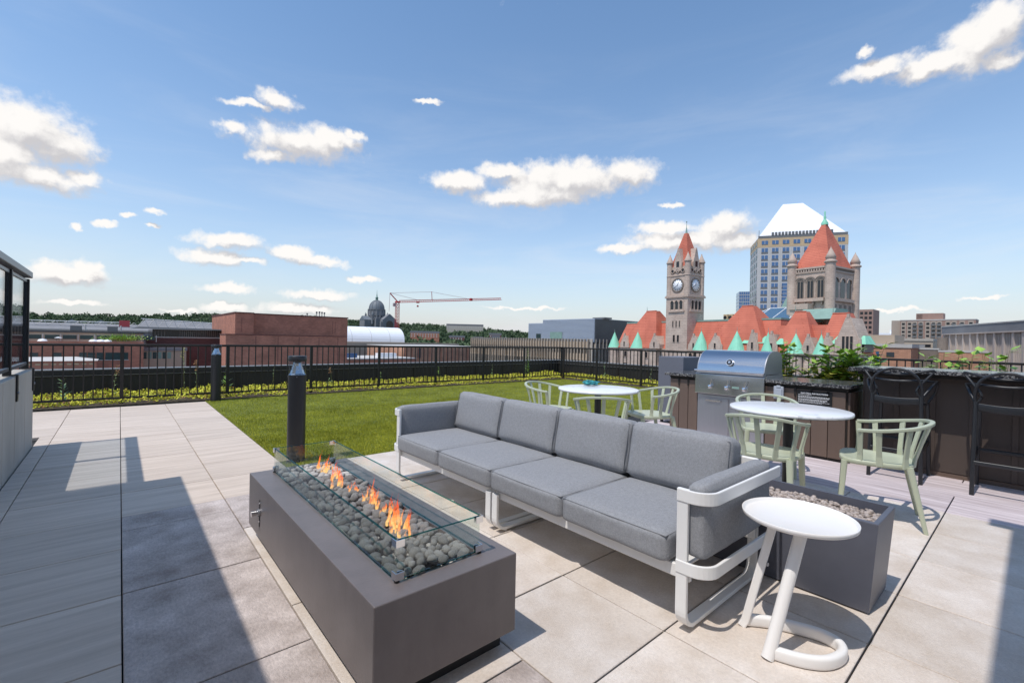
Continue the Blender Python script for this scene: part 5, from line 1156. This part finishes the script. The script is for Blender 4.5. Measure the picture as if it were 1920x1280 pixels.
# ---- brick theatre block
def brick_block():
    t = thing('brick_hall', 'large windowless red brick hall beyond the long fence', 'building', (0, 0, 0))
    a = k22(11.4, 70, 4.05); b = k22(26.7, 70, 4.2)
    MB().box(a[0]+4.7, b[0], a[1], a[1]+40, GZ, a[2]).build('fly_tower', 'brick', t); MB().box(a[0], a[0]+4.69, a[1]-3.2, a[1]+40, GZ, a[2]+.02).build('stair_tower', 'brick', t)
    MB().box(a[0]-.2, a[0]+4.8, a[1]-3.4, a[1]+40, a[2]+.03, a[2]+.3).build('coping', 'brick_dark', t); MB().box(a[0]+4.81, b[0]+.2, a[1]-.2, a[1]+40, a[2]+.03, a[2]+.3).build('coping', 'brick_dark', t)
    c = k22(9.7, 64, 1.2); d = k22(24.3, 64, 1.15)
    MB().box(c[0], d[0], c[1], c[1]+9.5, GZ, c[2]).build('lower_block', 'brick', t); MB().box(c[0]-.15, d[0]+.15, c[1]-.15, c[1]+9.5, c[2]+.01, c[2]+.2).build('coping', 'brick_dark', t)
    for i in range(5): MB().box(c[0]+7+5.6*i, c[0]+7.12+5.6*i, c[1]-.03, c[1]-.001, -12, c[2]-.3).build('control_joint', 'brick_dark', t)
    for x in (a[0]+1.6, b[0]-5, b[0]-4.2): MB().box(x, x+.08, a[1]-3.24 if x < 30 else a[1]-.04, a[1]-.001 if x > 30 else a[1]-3.201, 2, a[2]-1.2).build('control_joint', 'brick_dark', t)
    for i, (x, h) in enumerate(((46.5, .9), (49.5, 1.6), (50.4, 1.7), (51.2, 1.6), (52.0, 1.5))): MB().cyl((x, a[1]+3, a[2]+.3), (x, a[1]+3, a[2]+.3+h), .12, n=6).build('roof_aerial', 'coping_metal', t); MB().box(x-.25, x+.25, a[1]+2.9, a[1]+3.1, a[2]+.2+h*.7, a[2]+.3+h).build('aerial_head', 'coping_metal', t)
brick_block()
def roof_plant():
    r = random.Random(5); bl = [q for q in bpy.data.objects if q.name.split('.')[0] in ('brick_hall', 'low_brick_building', 'low_brick_wing', 'ribbed_building', 'service_court') and q.parent is None]
    for q in bl:
        spots = {'low_brick_building': [(-20, 169, 1.3, 0), (-9, 172, 1.3, 0), (-1.5, 171, 1.3, 0), (-30, 170, 1.3, 0)], 'ribbed_building': [(-12, 6, 1.0, 0), (-30, 9, 1.0, 0), (-44, 8, 1.0, 0), (-56, 10, 1.0, 0)]}.get(q.name.split('.')[0], [])
        for x, y, z, _ in spots:
            w, h = r.uniform(1.2, 2.6), r.uniform(.8, 1.5); u = MB().bevbox(x-w/2, x+w/2, y-.8, y+.8, z, z+h, .05, 1).build('roof_unit', 'coping_metal', q)
            MB().cyl((x+w*.8, y, z), (x+w*.8, y, z+h*1.2), .16, n=8).build('vent_pipe', 'roof_pale', q)

# ---- glazed pavilion with dark overhanging roof, and long low brick range
def left_range():
    t = thing('dark_roof_pavilion', 'maroon brick pavilion with dark flat overhanging roof and clerestory', 'building')
    s = 2.2; y = 176; z = lambda q: (q-1.28)*s+1.28
    MB().box(6.3, 26.6, y, y+30, GZ, z(.55)).build('wall', 'brick_dark', t)
    MB().box(7.6, 27, y+.8, y+28, z(.56), z(1.75)).build('clerestory', 'window_dark', t)
    MB().box(6.2, 26.7, y-.1, y+30, z(.56), z(.72)).build('parapet_cap', 'roof_pale', t)
    b = MB(); b.add([(3.0, y-3.5, z(1.78)), (28, y-2.5, z(1.74)), (28, y+30, z(1.9)), (3.0, y+30, z(1.9)), (4.2, y-2.6, z(2.02)), (28, y-1.8, z(1.9)), (28, y+30, z(2.1)), (4.2, y+30, z(2.1))], [(0, 3, 2, 1), (4, 5, 6, 7), (0, 1, 5, 4), (1, 2, 6, 5), (2, 3, 7, 6), (3, 0, 4, 7)]); b.build('roof', 'roof_dark', t)
    mu = MB().box(-.09, .09, .62, .79, z(.74), z(1.72)).mesh('mullion')
    for i in range(24): ob('mullion', mu, 'coping_metal', t, (8.2+.78*i if i < 4 else 14.4+.55*(i-4), y, 0))
    MB().box(4.6, 15.6, y-5, y-.1, GZ, z(-1.2)).build('bay', 'beige_panel', t); MB().box(4.4, 15.8, y-5.2, y, z(-1.19), z(-.75)).build('bay_parapet', 'roof_grey', t)
    for i in range(6): MB().box(5.2+1.15*i, 6.1+1.15*i, y-5.06, y-5.001, z(-2.25), z(-1.35)).build('window', 'copper_dull' if i % 2 else 'window_green', t)
    t = thing('low_brick_building', 'long low red brick building with square windows behind the fence', 'building')
    y = 165
    MB().box(-45, 5.2, y, y+9, GZ, z(.02)).build('wall', 'brick', t)
    MB().box(-45, 5.2, y+3.2, y+22, z(.021), z(1.06)).build('clerestory_wall', 'beige_panel', t); MB().box(-45, 5.6, y+2.8, y+22, z(1.061), z(1.18)).build('roof', 'roof_dark', t)
    w1 = MB().box(-.72, .72, -.12, 0, 0, 1.95).mesh('window'); fr = MB().box(-.85, .85, -.16, 0, -.16, -.001).mesh('sill')
    for x in (-16.2, -12.0, -7.25, -5.6, -3.85, -2.1, -.5, 1.15, -21, -25): o = ob('window', w1, 'window_green', t, (x, y-.001, z(-2.2))); ob('sill', fr, 'roof_pale', o)
    cw = MB().box(-1.32, 1.32, -.1, 0, 0, 1.05).mesh('window')
    for i in range(9): ob('window', cw, 'window_green', t, (-13.3+3.3*i-6.6, y+3.199, z(.27)))
    for i in range(10): MB().box(-15+3.3*i-6.65, -14.9+3.3*i-6.6, y+2.9, y+3.19, z(.03), z(.9)).build('pilaster', 'roof_pale', t)
    for i, x in enumerate((-14.9, -5.3, -3.8, -2.4)): MB().lathe([(1.0, 0), (.7, .45), (0, .6)], 14, (x, y+1.6, z(.02))).build('skylight_dome', 'white_panel', t)
    q = MB().cyl((-12.4, y+1.4, z(.02)), (-12.4, y+1.4, z(.3)), .08, n=6).build('dish_mast', 'coping_metal', t); MB().lathe([(0, .25), (.5, .12), (.8, 0)], 14, (-12.0, y+1.3, z(.42))).build('dish', 'white_panel', t)
    MB().box(-45, -4.2, y-14, y-5, GZ, z(-2.0)).build('annex', 'brick', t); MB().hip(-45, -4.0, y-14.3, y-4.8, z(-1.99), -45, -8, y-9.5, y-9.2, z(-1.62)).build('annex_roof', 'roof_pale', t)
    b = MB(); 
    for i in range(26): b.box(-38+1.3*i, -37.2+1.3*i, y-14.06, y-14.001, z(-2.42), z(-2.25))
    b.build('annex_frieze', 'tower_tan', t)
    tr = thing('rooftop_tree', 'small green tree on the low brick roof', 'tree', (.6, 167.0, z(.02)))
    MB().cyl((0, 0, 0), (0, 0, .9), .08, n=6).build('trunk', 'stem', tr)
    r = np.random.default_rng(2); pts = r.normal(size=(900, 3))*np.array([2.0, .7, .38])+np.array([0, 0, 1.0]); ob('crown', leafpatch('crown', pts, .34, 'leaf', '', 2), 'leaf', tr)
    # arena roof trusses
    t = thing('arena', 'grey arena roof with row of white trusses on the left skyline', 'building')
    y = 286; MB().box(-75, 62, y, y+90, GZ, z(1.6)).build('wall', 'roof_grey', t); MB().hip(-75, 62, y+.5, y+90, z(1.61), -72, 60, y+7, y+84, z(2.9)).build('roof', 'roof_grey', t)
    MB().box(-75, 62, y-1, y-.01, z(1.3), z(1.6)).build('fascia', 'stone_light', t)
    for i in range(26):
        x = -44+3.9*i; top = z(3.3) if x < 4 else z(4.35)-max(0, x-12)*.045
        b = MB(); b.tube([(x, y+4, z(2.4)), (x+2.6, y+4, top)], .14, 5); b.tube([(x+2.6, y+4, top), (x+3.9, y+4, z(2.6))], .10, 5); b.build('truss', 'roof_pale', t)
    MB().tube([(-44, y+4.2, z(3.25)), (4, y+4.2, z(3.3))], .14, 5).build('truss_chord', 'white_panel', t); MB().tube([(8, y+4.2, z(4.33)), (48, y+4.2, z(3.65))], .14, 5).build('truss_chord', 'white_panel', t)
    b = MB(); b.add([(6, y+5, z(2.5)), (60, y+5, z(2.4)), (58, y+12, z(3.5)), (10, y+12, z(4.2))], [(0, 1, 2, 3)]); b.build('roof_upper', 'roof_grey', t)
    tag(MB().box(-.2, 3.6, 281, 281.4, 3.6, 6.6).build('red_banner', 'flag_red', None, None), 'small red sign board above the arena roof', 'sign')
left_range()

# ---- white vaulted roof, low brick wing, crane
def middle():
    s = 2.2; z = lambda q: (q-1.28)*s+1.28
    t = thing('vaulted_hall', 'hall with a big white vaulted roof behind the brick block', 'building')
    MB().box(84, 126, 242.01, 262, GZ, z(.025)).build('wall', 'beige_panel', t)
    H_ = z(3.85)-z(.03); prof = [(252-10*math.cos(a), z(.03)+H_*math.sin(a)**.85) for a in [math.pi*i/20 for i in range(21)]]
    b = MB(); b.prism(prof, 'x', 84, 126); b.build('vault_roof', 'white_panel', t)
    for x in (95, 106, 117): MB().sweep([(x, y_, z_+.03) for y_, z_ in prof], rp(.22, .1)).build('roof_seam', 'roof_pale', t)
    MB().box(84, 160, 236, 241.8, GZ, z(-.15)).build('front_wing', 'beige_panel', t)
    t = thing('low_brick_wing', 'low orange brick wing with flat roof right of the crane', 'building')
    y = 187; MB().box(97, 141, y, y+40, GZ, z(-.62)).build('wall', 'brick_tan', t); MB().box(96.8, 141.2, y-.2, y+40, z(-.619), z(-.48)).build('coping', 'roof_pale', t)
    for i in range(14): MB().box(98+3.1*i, 98.25+3.1*i, y-.25, y-.001, -14, z(-.9)).build('pilaster', 'brick', t)
    MB().box(104, 105.6, y-.1, y-.001, -8, z(-.9)).build('window', 'glass_dark', t); MB().box(137.5, 141, y-1.2, y-.26, GZ, z(-.7)).build('end_pier', 'brick_dark', t)
    t = thing('service_court', 'low brick service roof with white rooftop units behind the fence', 'building')
    MB().box(60, 95, 172, 200, GZ, -7.6).build('wall', 'brick', t); MB().box(60, 95, 171.8, 200, -7.59, -7.2).build('coping', 'roof_pale', t)
    for x, w, mt in ((68, 4.0, 'window_blue'), (81, 8.0, 'white_panel'), (62, 2.4, 'white_panel')): MB().box(x, x+w, 178, 181, -7.19, -5.4).build('roof_unit', mt, t)
    # crane
    t = thing('tower_crane', 'red tower crane with long lattice jib near the domed cathedral', 'crane', (143, 286, 0))
    R_ = 'crane_red'; h = 24.8
    def lattice(p0, p1, w, n, r_, tri=False):
        b = MB(); a = Vector(p0); e = Vector(p1); d = (e-a).normalized(); k = Vector((0, 1, 0)); u = d.cross(k).normalized()*w/2; v = k*w/2
        cs = [u+v, u-v, -u-v, -u+v] if not tri else [v-u*.7, -v-u*.7, u*1.1]
        for c in cs: b.tube([a+c, e+c], r_*1.5, 4)
        for i in range(n):
            q0 = a.lerp(e, i/n); q1 = a.lerp(e, (i+1)/n)
            for j in range(len(cs)): b.tube([q0+cs[j], q1+cs[(j+1) % len(cs)]], r_, 3)
        return b
    lattice((0, 0, GZ), (0, 0, h), 2.0, 24, .12).build('mast', R_, t)
    MB().box(-1.3, 1.3, -1.3, 1.3, h, h+1.0).build('slewing_unit', R_, t); MB().box(-3.0, -1.35, -.8, .8, h-2.6, h-.4).build('operator_cab', 'crane_grey', t)
    lattice((1.3, 0, h+.8), (91, 0, h+9.2), 1.5, 50, .13, True).build('jib', 'crane_red', t)
    MB().tube([(0, 0, h+.9), (-5.6, 0, h+6.2)], .38, 5).build('a_frame', R_, t); MB().tube([(-5.6, 0, h+6.2), (-6.0, 0, h-6)], .14, 4).build('counter_stay', 'crane_grey', t)
    MB().tube([(-5.6, 0, h+6.2), (26.5, 0, h+9.6)], .10, 4).build('pendant_line', 'crane_grey', t); MB().tube([(26.5, 0, h+9.6), (60, 0, h+6.9)], .10, 4).build('pendant_line', 'crane_grey', t); MB().tube([(-5.6, 0, h+6.2), (18, 0, h+2.6)], .10, 4).build('pendant_line', 'crane_grey', t)
    MB().tube([(27, 0, h+3.5), (26.5, 0, h+9.8)], .25, 4).build('king_post', R_, t)
    q = MB().box(14.6, 16.4, -.8, .8, h+.9, h+1.9).build('trolley', R_, t); MB().tube([(15.5, 0, h+.9), (15.5, 0, h-.8)], .06, 3).build('hoist_rope', 'crane_grey', q); MB().box(15.0, 16.0, -.4, .4, h-1.9, h-.8).build('hook_block', R_, q)
    MB().box(60.4, 62, -.9, .9, h+5.6, h+7.6).build('jib_marker', R_, t)
    MB().box(-2.6, 2.6, -2.6, 2.6, z(.4), z(.95)).build('climbing_collar', R_, t)
middle()

# ---- cathedral on the hill
def cathedral():
    t = thing('domed_cathedral', 'grey stone cathedral with ribbed dome on the hill', 'church', (414, 900, 3)); t.scale = (.84, .84, .84); S = 'cathedral'
    MB().box(-14, 32, 0, 60, 5, 44).build('nave', S, t); MB().prism([(2, 44), (30, 44), (16, 53)], 'y', -1, 60).build('nave_roof', 'cathedral_dome', t)
    MB().prism([(-3, 5), (33, 5), (33, 42), (16, 56), (-1, 42), (-3, 42)], 'y', -14, 0).build('transept', S, t)
    MB().box(-37, -14, 14, 44, 5, 40).build('choir', S, t); MB().prism([(13, 40), (45, 40), (29, 50)], 'x', -37.5, -13).build('choir_roof', 'cathedral_dome', t)
    MB().prism([(7, 18), (25, 18), (25, 30)]+[(16+9*math.cos(a), 30+9*math.sin(a)) for a in [i*math.pi/8 for i in range(1, 8)]]+[(7, 30)], 'y', -14.4, -14.01).build('great_window', 'window_dark', t)
    MB().lathe([(20.5, 44), (20.5, 66), (21.6, 66.3), (21.6, 68)], 32, (1, 30, 0), smooth=False).build('drum', S, t)
    for i in range(16):
        a = 2*math.pi*i/16; c, s_ = math.cos(a), math.sin(a); MB().cyl((1+20.7*c, 30+20.7*s_, 44), (1+20.7*c, 30+20.7*s_, 66), 1.2, n=6).build('buttress', S, t)
        a += math.pi/16; c, s_ = math.cos(a), math.sin(a); MB().cyl((1+20.2*c, 30+20.2*s_, 50), (1+20.9*c, 30+20.9*s_, 50.001), 1.6, n=8).build('drum_window', 'window_dark', t)
    dm = MB().lathe([(18.8*math.cos(a), 68+23*math.sin(a)) for a in [i*math.pi/2/12 for i in range(0, 12)]]+[(2.6, 91)], 32, (1, 30, 0)).build('dome', 'cathedral_dome', t)
    for i in range(12):
        b = 2*math.pi*i/12; MB().tube([(1+19.1*math.cos(a)*math.cos(b), 30+19.1*math.cos(a)*math.sin(b), 68+23.2*math.sin(a)) for a in [k*math.pi/2/10 for k in range(0, 10)]], .55, 4).build('dome_rib', S, dm)
    MB().lathe([(3.2, 90), (3.2, 97), (4.0, 97.4), (2.4, 99), (1.6, 101), (1.2, 105), (.8, 106), (.5, 110), (.25, 117), (0, 117)], 14, (1, 30, 0)).build('lantern', 'copper_dull', t)
    for x, y in ((-19, 10), (21, 10), (-19, 50), (21, 50)):
        q = MB().cyl((x, y, 30), (x, y, 54), 2.6, n=8).build('stair_turret', S, t); MB().lathe([(2.8, 54), (2.2, 56), (1.0, 58), (.4, 60), (0, 61)], 8, (x, y, 0)).build('turret_cap', 'cathedral_dome', q)
    for x in (-5, 35.5): MB().cyl((x, -10, 5), (x, -10, 36), 3.2, n=8).build('porch_tower', S, t)
cathedral()

# ---- right hand skyline
def right_side():
    t = thing('apartment_slab', 'beige and brick apartment slab with balconies on the right skyline', 'building', (326.1, 50.5, 0), rad(-90))
    MB().box(0, 29.3, 0, 16, GZ, 16.0).build('wall', 'apt_brick', t); MB().box(-4.2, -.02, 3, 15, GZ, 16.3).build('end_wing', 'apt_beige', t); MB().box(-.1, 29.5, -.15, 16, 16.01, 16.5).build('roof_edge', 'roof_pale', t)
    q = MB().box(6.2, 17.0, 3, 11, 16.51, 19.9).build('penthouse', 'apt_brick', t)
    for i in range(6): MB().cyl((6.6+.4*i, 2.8, 17), (6.6+.4*i, 2.8, 19.7), .07, n=4).build('antenna', 'roof_dark', q)
    slab = MB().box(-.9, .9, -1.1, -.01, 0, .14).mesh('balcony'); par = MB().box(-.9, .9, -1.15, -1.0, .14, .85).mesh('balcony_front'); wn = MB().box(-.62, .62, -.06, 0, 0, 1.2).mesh('window'); bay = MB().box(-1.0, 1.0, -.03, -.0, -20, 15.6).mesh('bay')
    for c, x in enumerate((1.4, 4.0, 6.1, 8.6, 11.4, 13.6, 15.8, 19.2, 21.4, 24.4, 27.6)):
        ob('bay', bay, 'apt_beige', t, (x, -.001, 0))
        for r in range(7):
            z = 13.6-2.15*r; o = ob('window', wn, 'window_dark', t, (x, -.032, z))
            if c in (2, 3, 5, 6, 8, 9): b_ = ob('balcony', slab, 'roof_pale', t, (x, -.04, z-.25)); ob('balcony_front', par, 'coping_metal', b_)
    # ribbed office block
    t = thing('finned_office', 'beige office block with tall narrow windows at right edge', 'building', (169.2, 16.5, 0), rad(-90-65))
    MB().box(0, 60, 0, 40, GZ, 5.2).build('wall', 'stone_dark', t); MB().box(-.3, 60.3, -.9, 40, 5.2, 7.1).build('attic', 'roof_grey', t); MB().box(-.5, 60.5, -1.0, -.9, 7.0, 7.25).build('roof_edge', 'roof_pale', t); MB().box(-.4, 60.4, -.95, -.01, 4.9, 5.19).build('cornice', 'rib_beige', t)
    MB().box(24, 44, 8, 26, 7.11, 8.6).build('plant_room', 'beige_panel', t); MB().box(23.5, 44.5, 7.5, 26.5, 8.61, 8.9).build('plant_roof', 'roof_dark', t)
    pier = MB().box(-.34, .34, -.75, 0, -24, 4.89).mesh('pier'); fin = MB().box(-.09, .09, -.45, 0, -24, 4.89).mesh('fin'); sp = MB().box(-1.5, 1.5, -.3, -.0, -.35, .35).mesh('spandrel')
    for i in range(17):
        x = .4+3.5*i; ob('pier', pier, 'rib_beige', t, (x, -.001, 0))
        for j in range(1, 6): ob('fin', fin, 'rib_beige', t, (x+.583*j, -.001, 0))
        for r in range(4): ob('spandrel', sp, 'rib_beige', t, (x+1.75, -.002, 2.45-2.9*r))
    # smaller blocks between
    t = simple('brown_tower', 'dark brown slab tower just right of the great red roof', (215.2, 45.7, 0), rad(-90), (('wall', 'apt_brick', 0, 4.5, 0, 10, GZ, 15.5), ('end_wall', 'stone_light', -4.4, -.01, 1, 9, GZ, 13.5), ('band', 'tower_tan', -4.45, -.02, .9, .99, 7.5, 10.3), ('band', 'window_dark', -4.45, -.02, .9, .99, 10.6, 12.6)))
    for r in range(7):
        for c in range(3): MB().box(.5+1.35*c, 1.4+1.35*c, -.05, -.001, 13.6-1.8*r, 14.6-1.8*r).build('window', 'window_dark', t)
    t = simple('parking_block', 'pale concrete parking block with white dome behind it', (190, 36.5, 0), rad(-90), (('wall', 'beige_panel', 0, 15, 0, 20, GZ, 3.4), ('parapet', 'stone_light', -.1, 15.1, -.2, 20, 3.41, 4.2), ('opening', 'window_dark', .5, 14.5, -.08, -.001, 1.6, 2.4), ('opening', 'window_dark', .5, 14.5, -.08, -.001, -.9, -.1)))
    t = simple('white_pavilion', 'white roofed capitol like pavilion far between two blocks', (420, 78, 0), rad(-90), (('wall', 'white_panel', 0, 26, 0, 14, GZ, 11.5), ('attic', 'white_panel', 7, 19, 2, 10, 11.51, 14)))
    MB().lathe([(4.2, 14.01), (3.8, 15.3), (2.2, 16.4), (.5, 16.9), (0, 17.5)], 16, (13, 6, 0)).build('dome', 'copper_dull', t)
    t = simple('tan_block', 'low tan brick block with ribbon windows right of the courthouse', (140, 29.6, 0), rad(-90), (('wall', 'brick_tan', 0, 10, 0, 18, GZ, 1.2), ('roof_band', 'roof_pale', -.2, 10.2, -.2, 18, 1.21, 2.1), ('upper', 'beige_panel', 1, 6.5, 3, 15, 2.11, 4.3)))
    for i in range(5): MB().box(.5+.75*i, 1.1+.75*i, -.07, -.001, -3.8, .2).build('window', 'window_blue', t)
    MB().box(5.5, 7, -.07, -.001, -1, .1).build('window', 'glass_dark', t)
    t = simple('brown_brick_block', 'old brown brick block below the apartment slab', (150, 21.2, 0), rad(-90), (('wall', 'stone_dark', 0, 5.4, 0, 14, GZ, .9), ('wall', 'brick_tan', 5.41, 19, -1, 14, GZ, .4), ('coping', 'roof_pale', 5.3, 19.1, -1.1, 14, .41, .8), ('coping', 'roof_pale', -.1, 5.3, -.1, 14, .91, 1.25)))
    MB().cyl((5.5, 4, .9), (5.5, 4, 3.9), 1.0, n=14).build('water_tank', 'stone_dark', t)
right_side()

# ------------------------------------------------------------------ wooded hills and hillside houses
def hills():
    b = MB(); xs = [(-2400, 1500, 8), (-1200, 1750, 14), (-600, 1600, 24), (-200, 1560, 29), (30, 1540, 36), (240, 1500, 48), (420, 1400, 47), (550, 1330, 38), (740, 1240, 34), (880, 1160, 26), (1060, 1060, 10), (1400, 900, 4), (2600, 600, 0)]
    top = [Vector((x, y, z)) for x, y, z in xs]
    vs = []; n = len(xs)
    for p in top:
        d = Vector((p.x, p.y, 0)).normalized(); q = Vector((p.x, p.y, 0)); vs += [q-d*560+Vector((0, 0, GZ-1)), q-d*260+Vector((0, 0, GZ+(p.z-GZ)*.45)), p, q+d*700+Vector((0, 0, p.z*.9)), q+d*1500+Vector((0, 0, GZ-1))]
    b.add(vs, [(i*5+j, (i+1)*5+j, (i+1)*5+j+1, i*5+j+1) for i in range(n-1) for j in range(4)], True); struct(b.build('hill', 'hill'))
    r = np.random.default_rng(8); pts = []
    for i in range(1700):
        k = r.uniform(3, n-2.001); j = int(k); p = top[j].lerp(top[j+1], k-j); d = Vector((p.x, p.y, 0)).normalized(); u = r.random()**1.5
        base = Vector((p.x, p.y, 0))-d*(u*330); zz = GZ+(p.z-GZ)*(1-u*.62); h = r.uniform(6, 12.5); w = r.uniform(5, 10)
        q = r.normal(size=(46, 3)); q /= np.linalg.norm(q, axis=1)[:, None]; q *= r.uniform(.55, 1, 46)[:, None]
        pts.append(q*np.array([w, w, h*.55])+np.array([base.x, base.y, zz+h*.55]))
    for i in range(620):
        a = rad(r.uniform(19, 43)); d = r.uniform(540, 1060); zz = -21+(d-540)/520*31; h = r.uniform(7, 12); w = r.uniform(4, 8)
        q = r.normal(size=(40, 3)); q /= np.linalg.norm(q, axis=1)[:, None]; q *= r.uniform(.55, 1, 40)[:, None]
        pts.append(q*np.array([w, w, h*.55])+np.array([d*math.sin(a), d*math.cos(a), zz+h*.55]))
    pts = np.concatenate(pts); o = ob('hillside_woods', leafpatch('woods', pts, 4.6, 'forest_hazed', '', 9, up=1.0), 'forest_hazed'); struct(o, 'stuff'); tag(o, 'dark green wooded hills along the horizon', 'woods')
    labels = [('red brick row houses on the hillside right of the crane', 358, 622, 3, 44, 10, 'brick', -3), ('dark red house row under the hill left of the tan wing', 400, 596, -2, 24, 9, 'brick_dark', 2), ('small tan house with gable roof on the hillside', 424, 572, -4, 14, 10, 'brick_tan', 2),
              ('long pale institution on top of the hill', 600, 862, 24, 84, 12, 'stone_light', 9), ('white house among the trees near the tan roof', 446, 556, -1, 12, 9, 'roof_pale', 0), ('brown hillside house beside the white one', 480, 600, 2, 20, 11, 'brick_dark', 5)]
    for lb, x, y, zb, w, h, mt, _ in labels:
        a = math.atan2(x, y); t = thing('hillside_house', lb, 'house', (x, y, 0), -a, 'houses on the hillside')
        MB().box(-w/2, w/2, 0, 12, zb-12 if w > 60 else GZ, zb+h*.55).build('wall', mt, t); MB().prism([(0, zb+h*.55), (12, zb+h*.55), (6, zb+h*.9)], 'x', -w/2-.5, w/2+.5).build('roof', 'roof_dark', t)
        wn = MB().box(-.8, .8, -.1, 0, 0, 1.7).mesh('window')
        for i in range(max(2, int(w/4.2))):
            for k in (0, 1): ob('window', wn, 'roof_pale' if i % 3 == 0 else 'window_dark', t, (-w/2+2.2+4.2*i, -.001, zb+h*.55-2.6-3.1*k))
    b = MB(); q = [(rad(a), d, -21.5+max(0, (d-540))/520*31 if d > 500 else GZ-1) for a in (15, 22, 30, 38, 46) for d in (500, 540, 800, 1060, 1250)]
    b.add([(d*math.sin(a), d*math.cos(a), z) for a, d, z in q], [(i*5+j, (i+1)*5+j, (i+1)*5+j+1, i*5+j+1) for i in range(4) for j in range(4)], True); struct(b.build('hill_slope', 'hill'))
    for i, (x, y, h, lb) in enumerate(((-68, 1180, 17, 'pale house standing among trees on the left hills'), (-28, 1200, 18, 'cream house on the left hills beside the red sign'), (62, 1250, 22, 'grey house on the left hills above the arena trusses'))):
        t = thing('hillside_house', lb, 'house', (x, y, 0), 0, 'houses on the hillside'); MB().box(-9, 9, 0, 12, GZ, h).build('wall', 'roof_pale', t); MB().prism([(-9.5, h), (9.5, h), (0, h+6)], 'y', -.5, 12.5).build('roof', 'roof_grey', t)
        for k in (-5, 0, 5): MB().box(k-1, k+1, -.1, -.001, h-4, h-1.5).build('window', 'window_dark', t)
hills()
roof_plant()
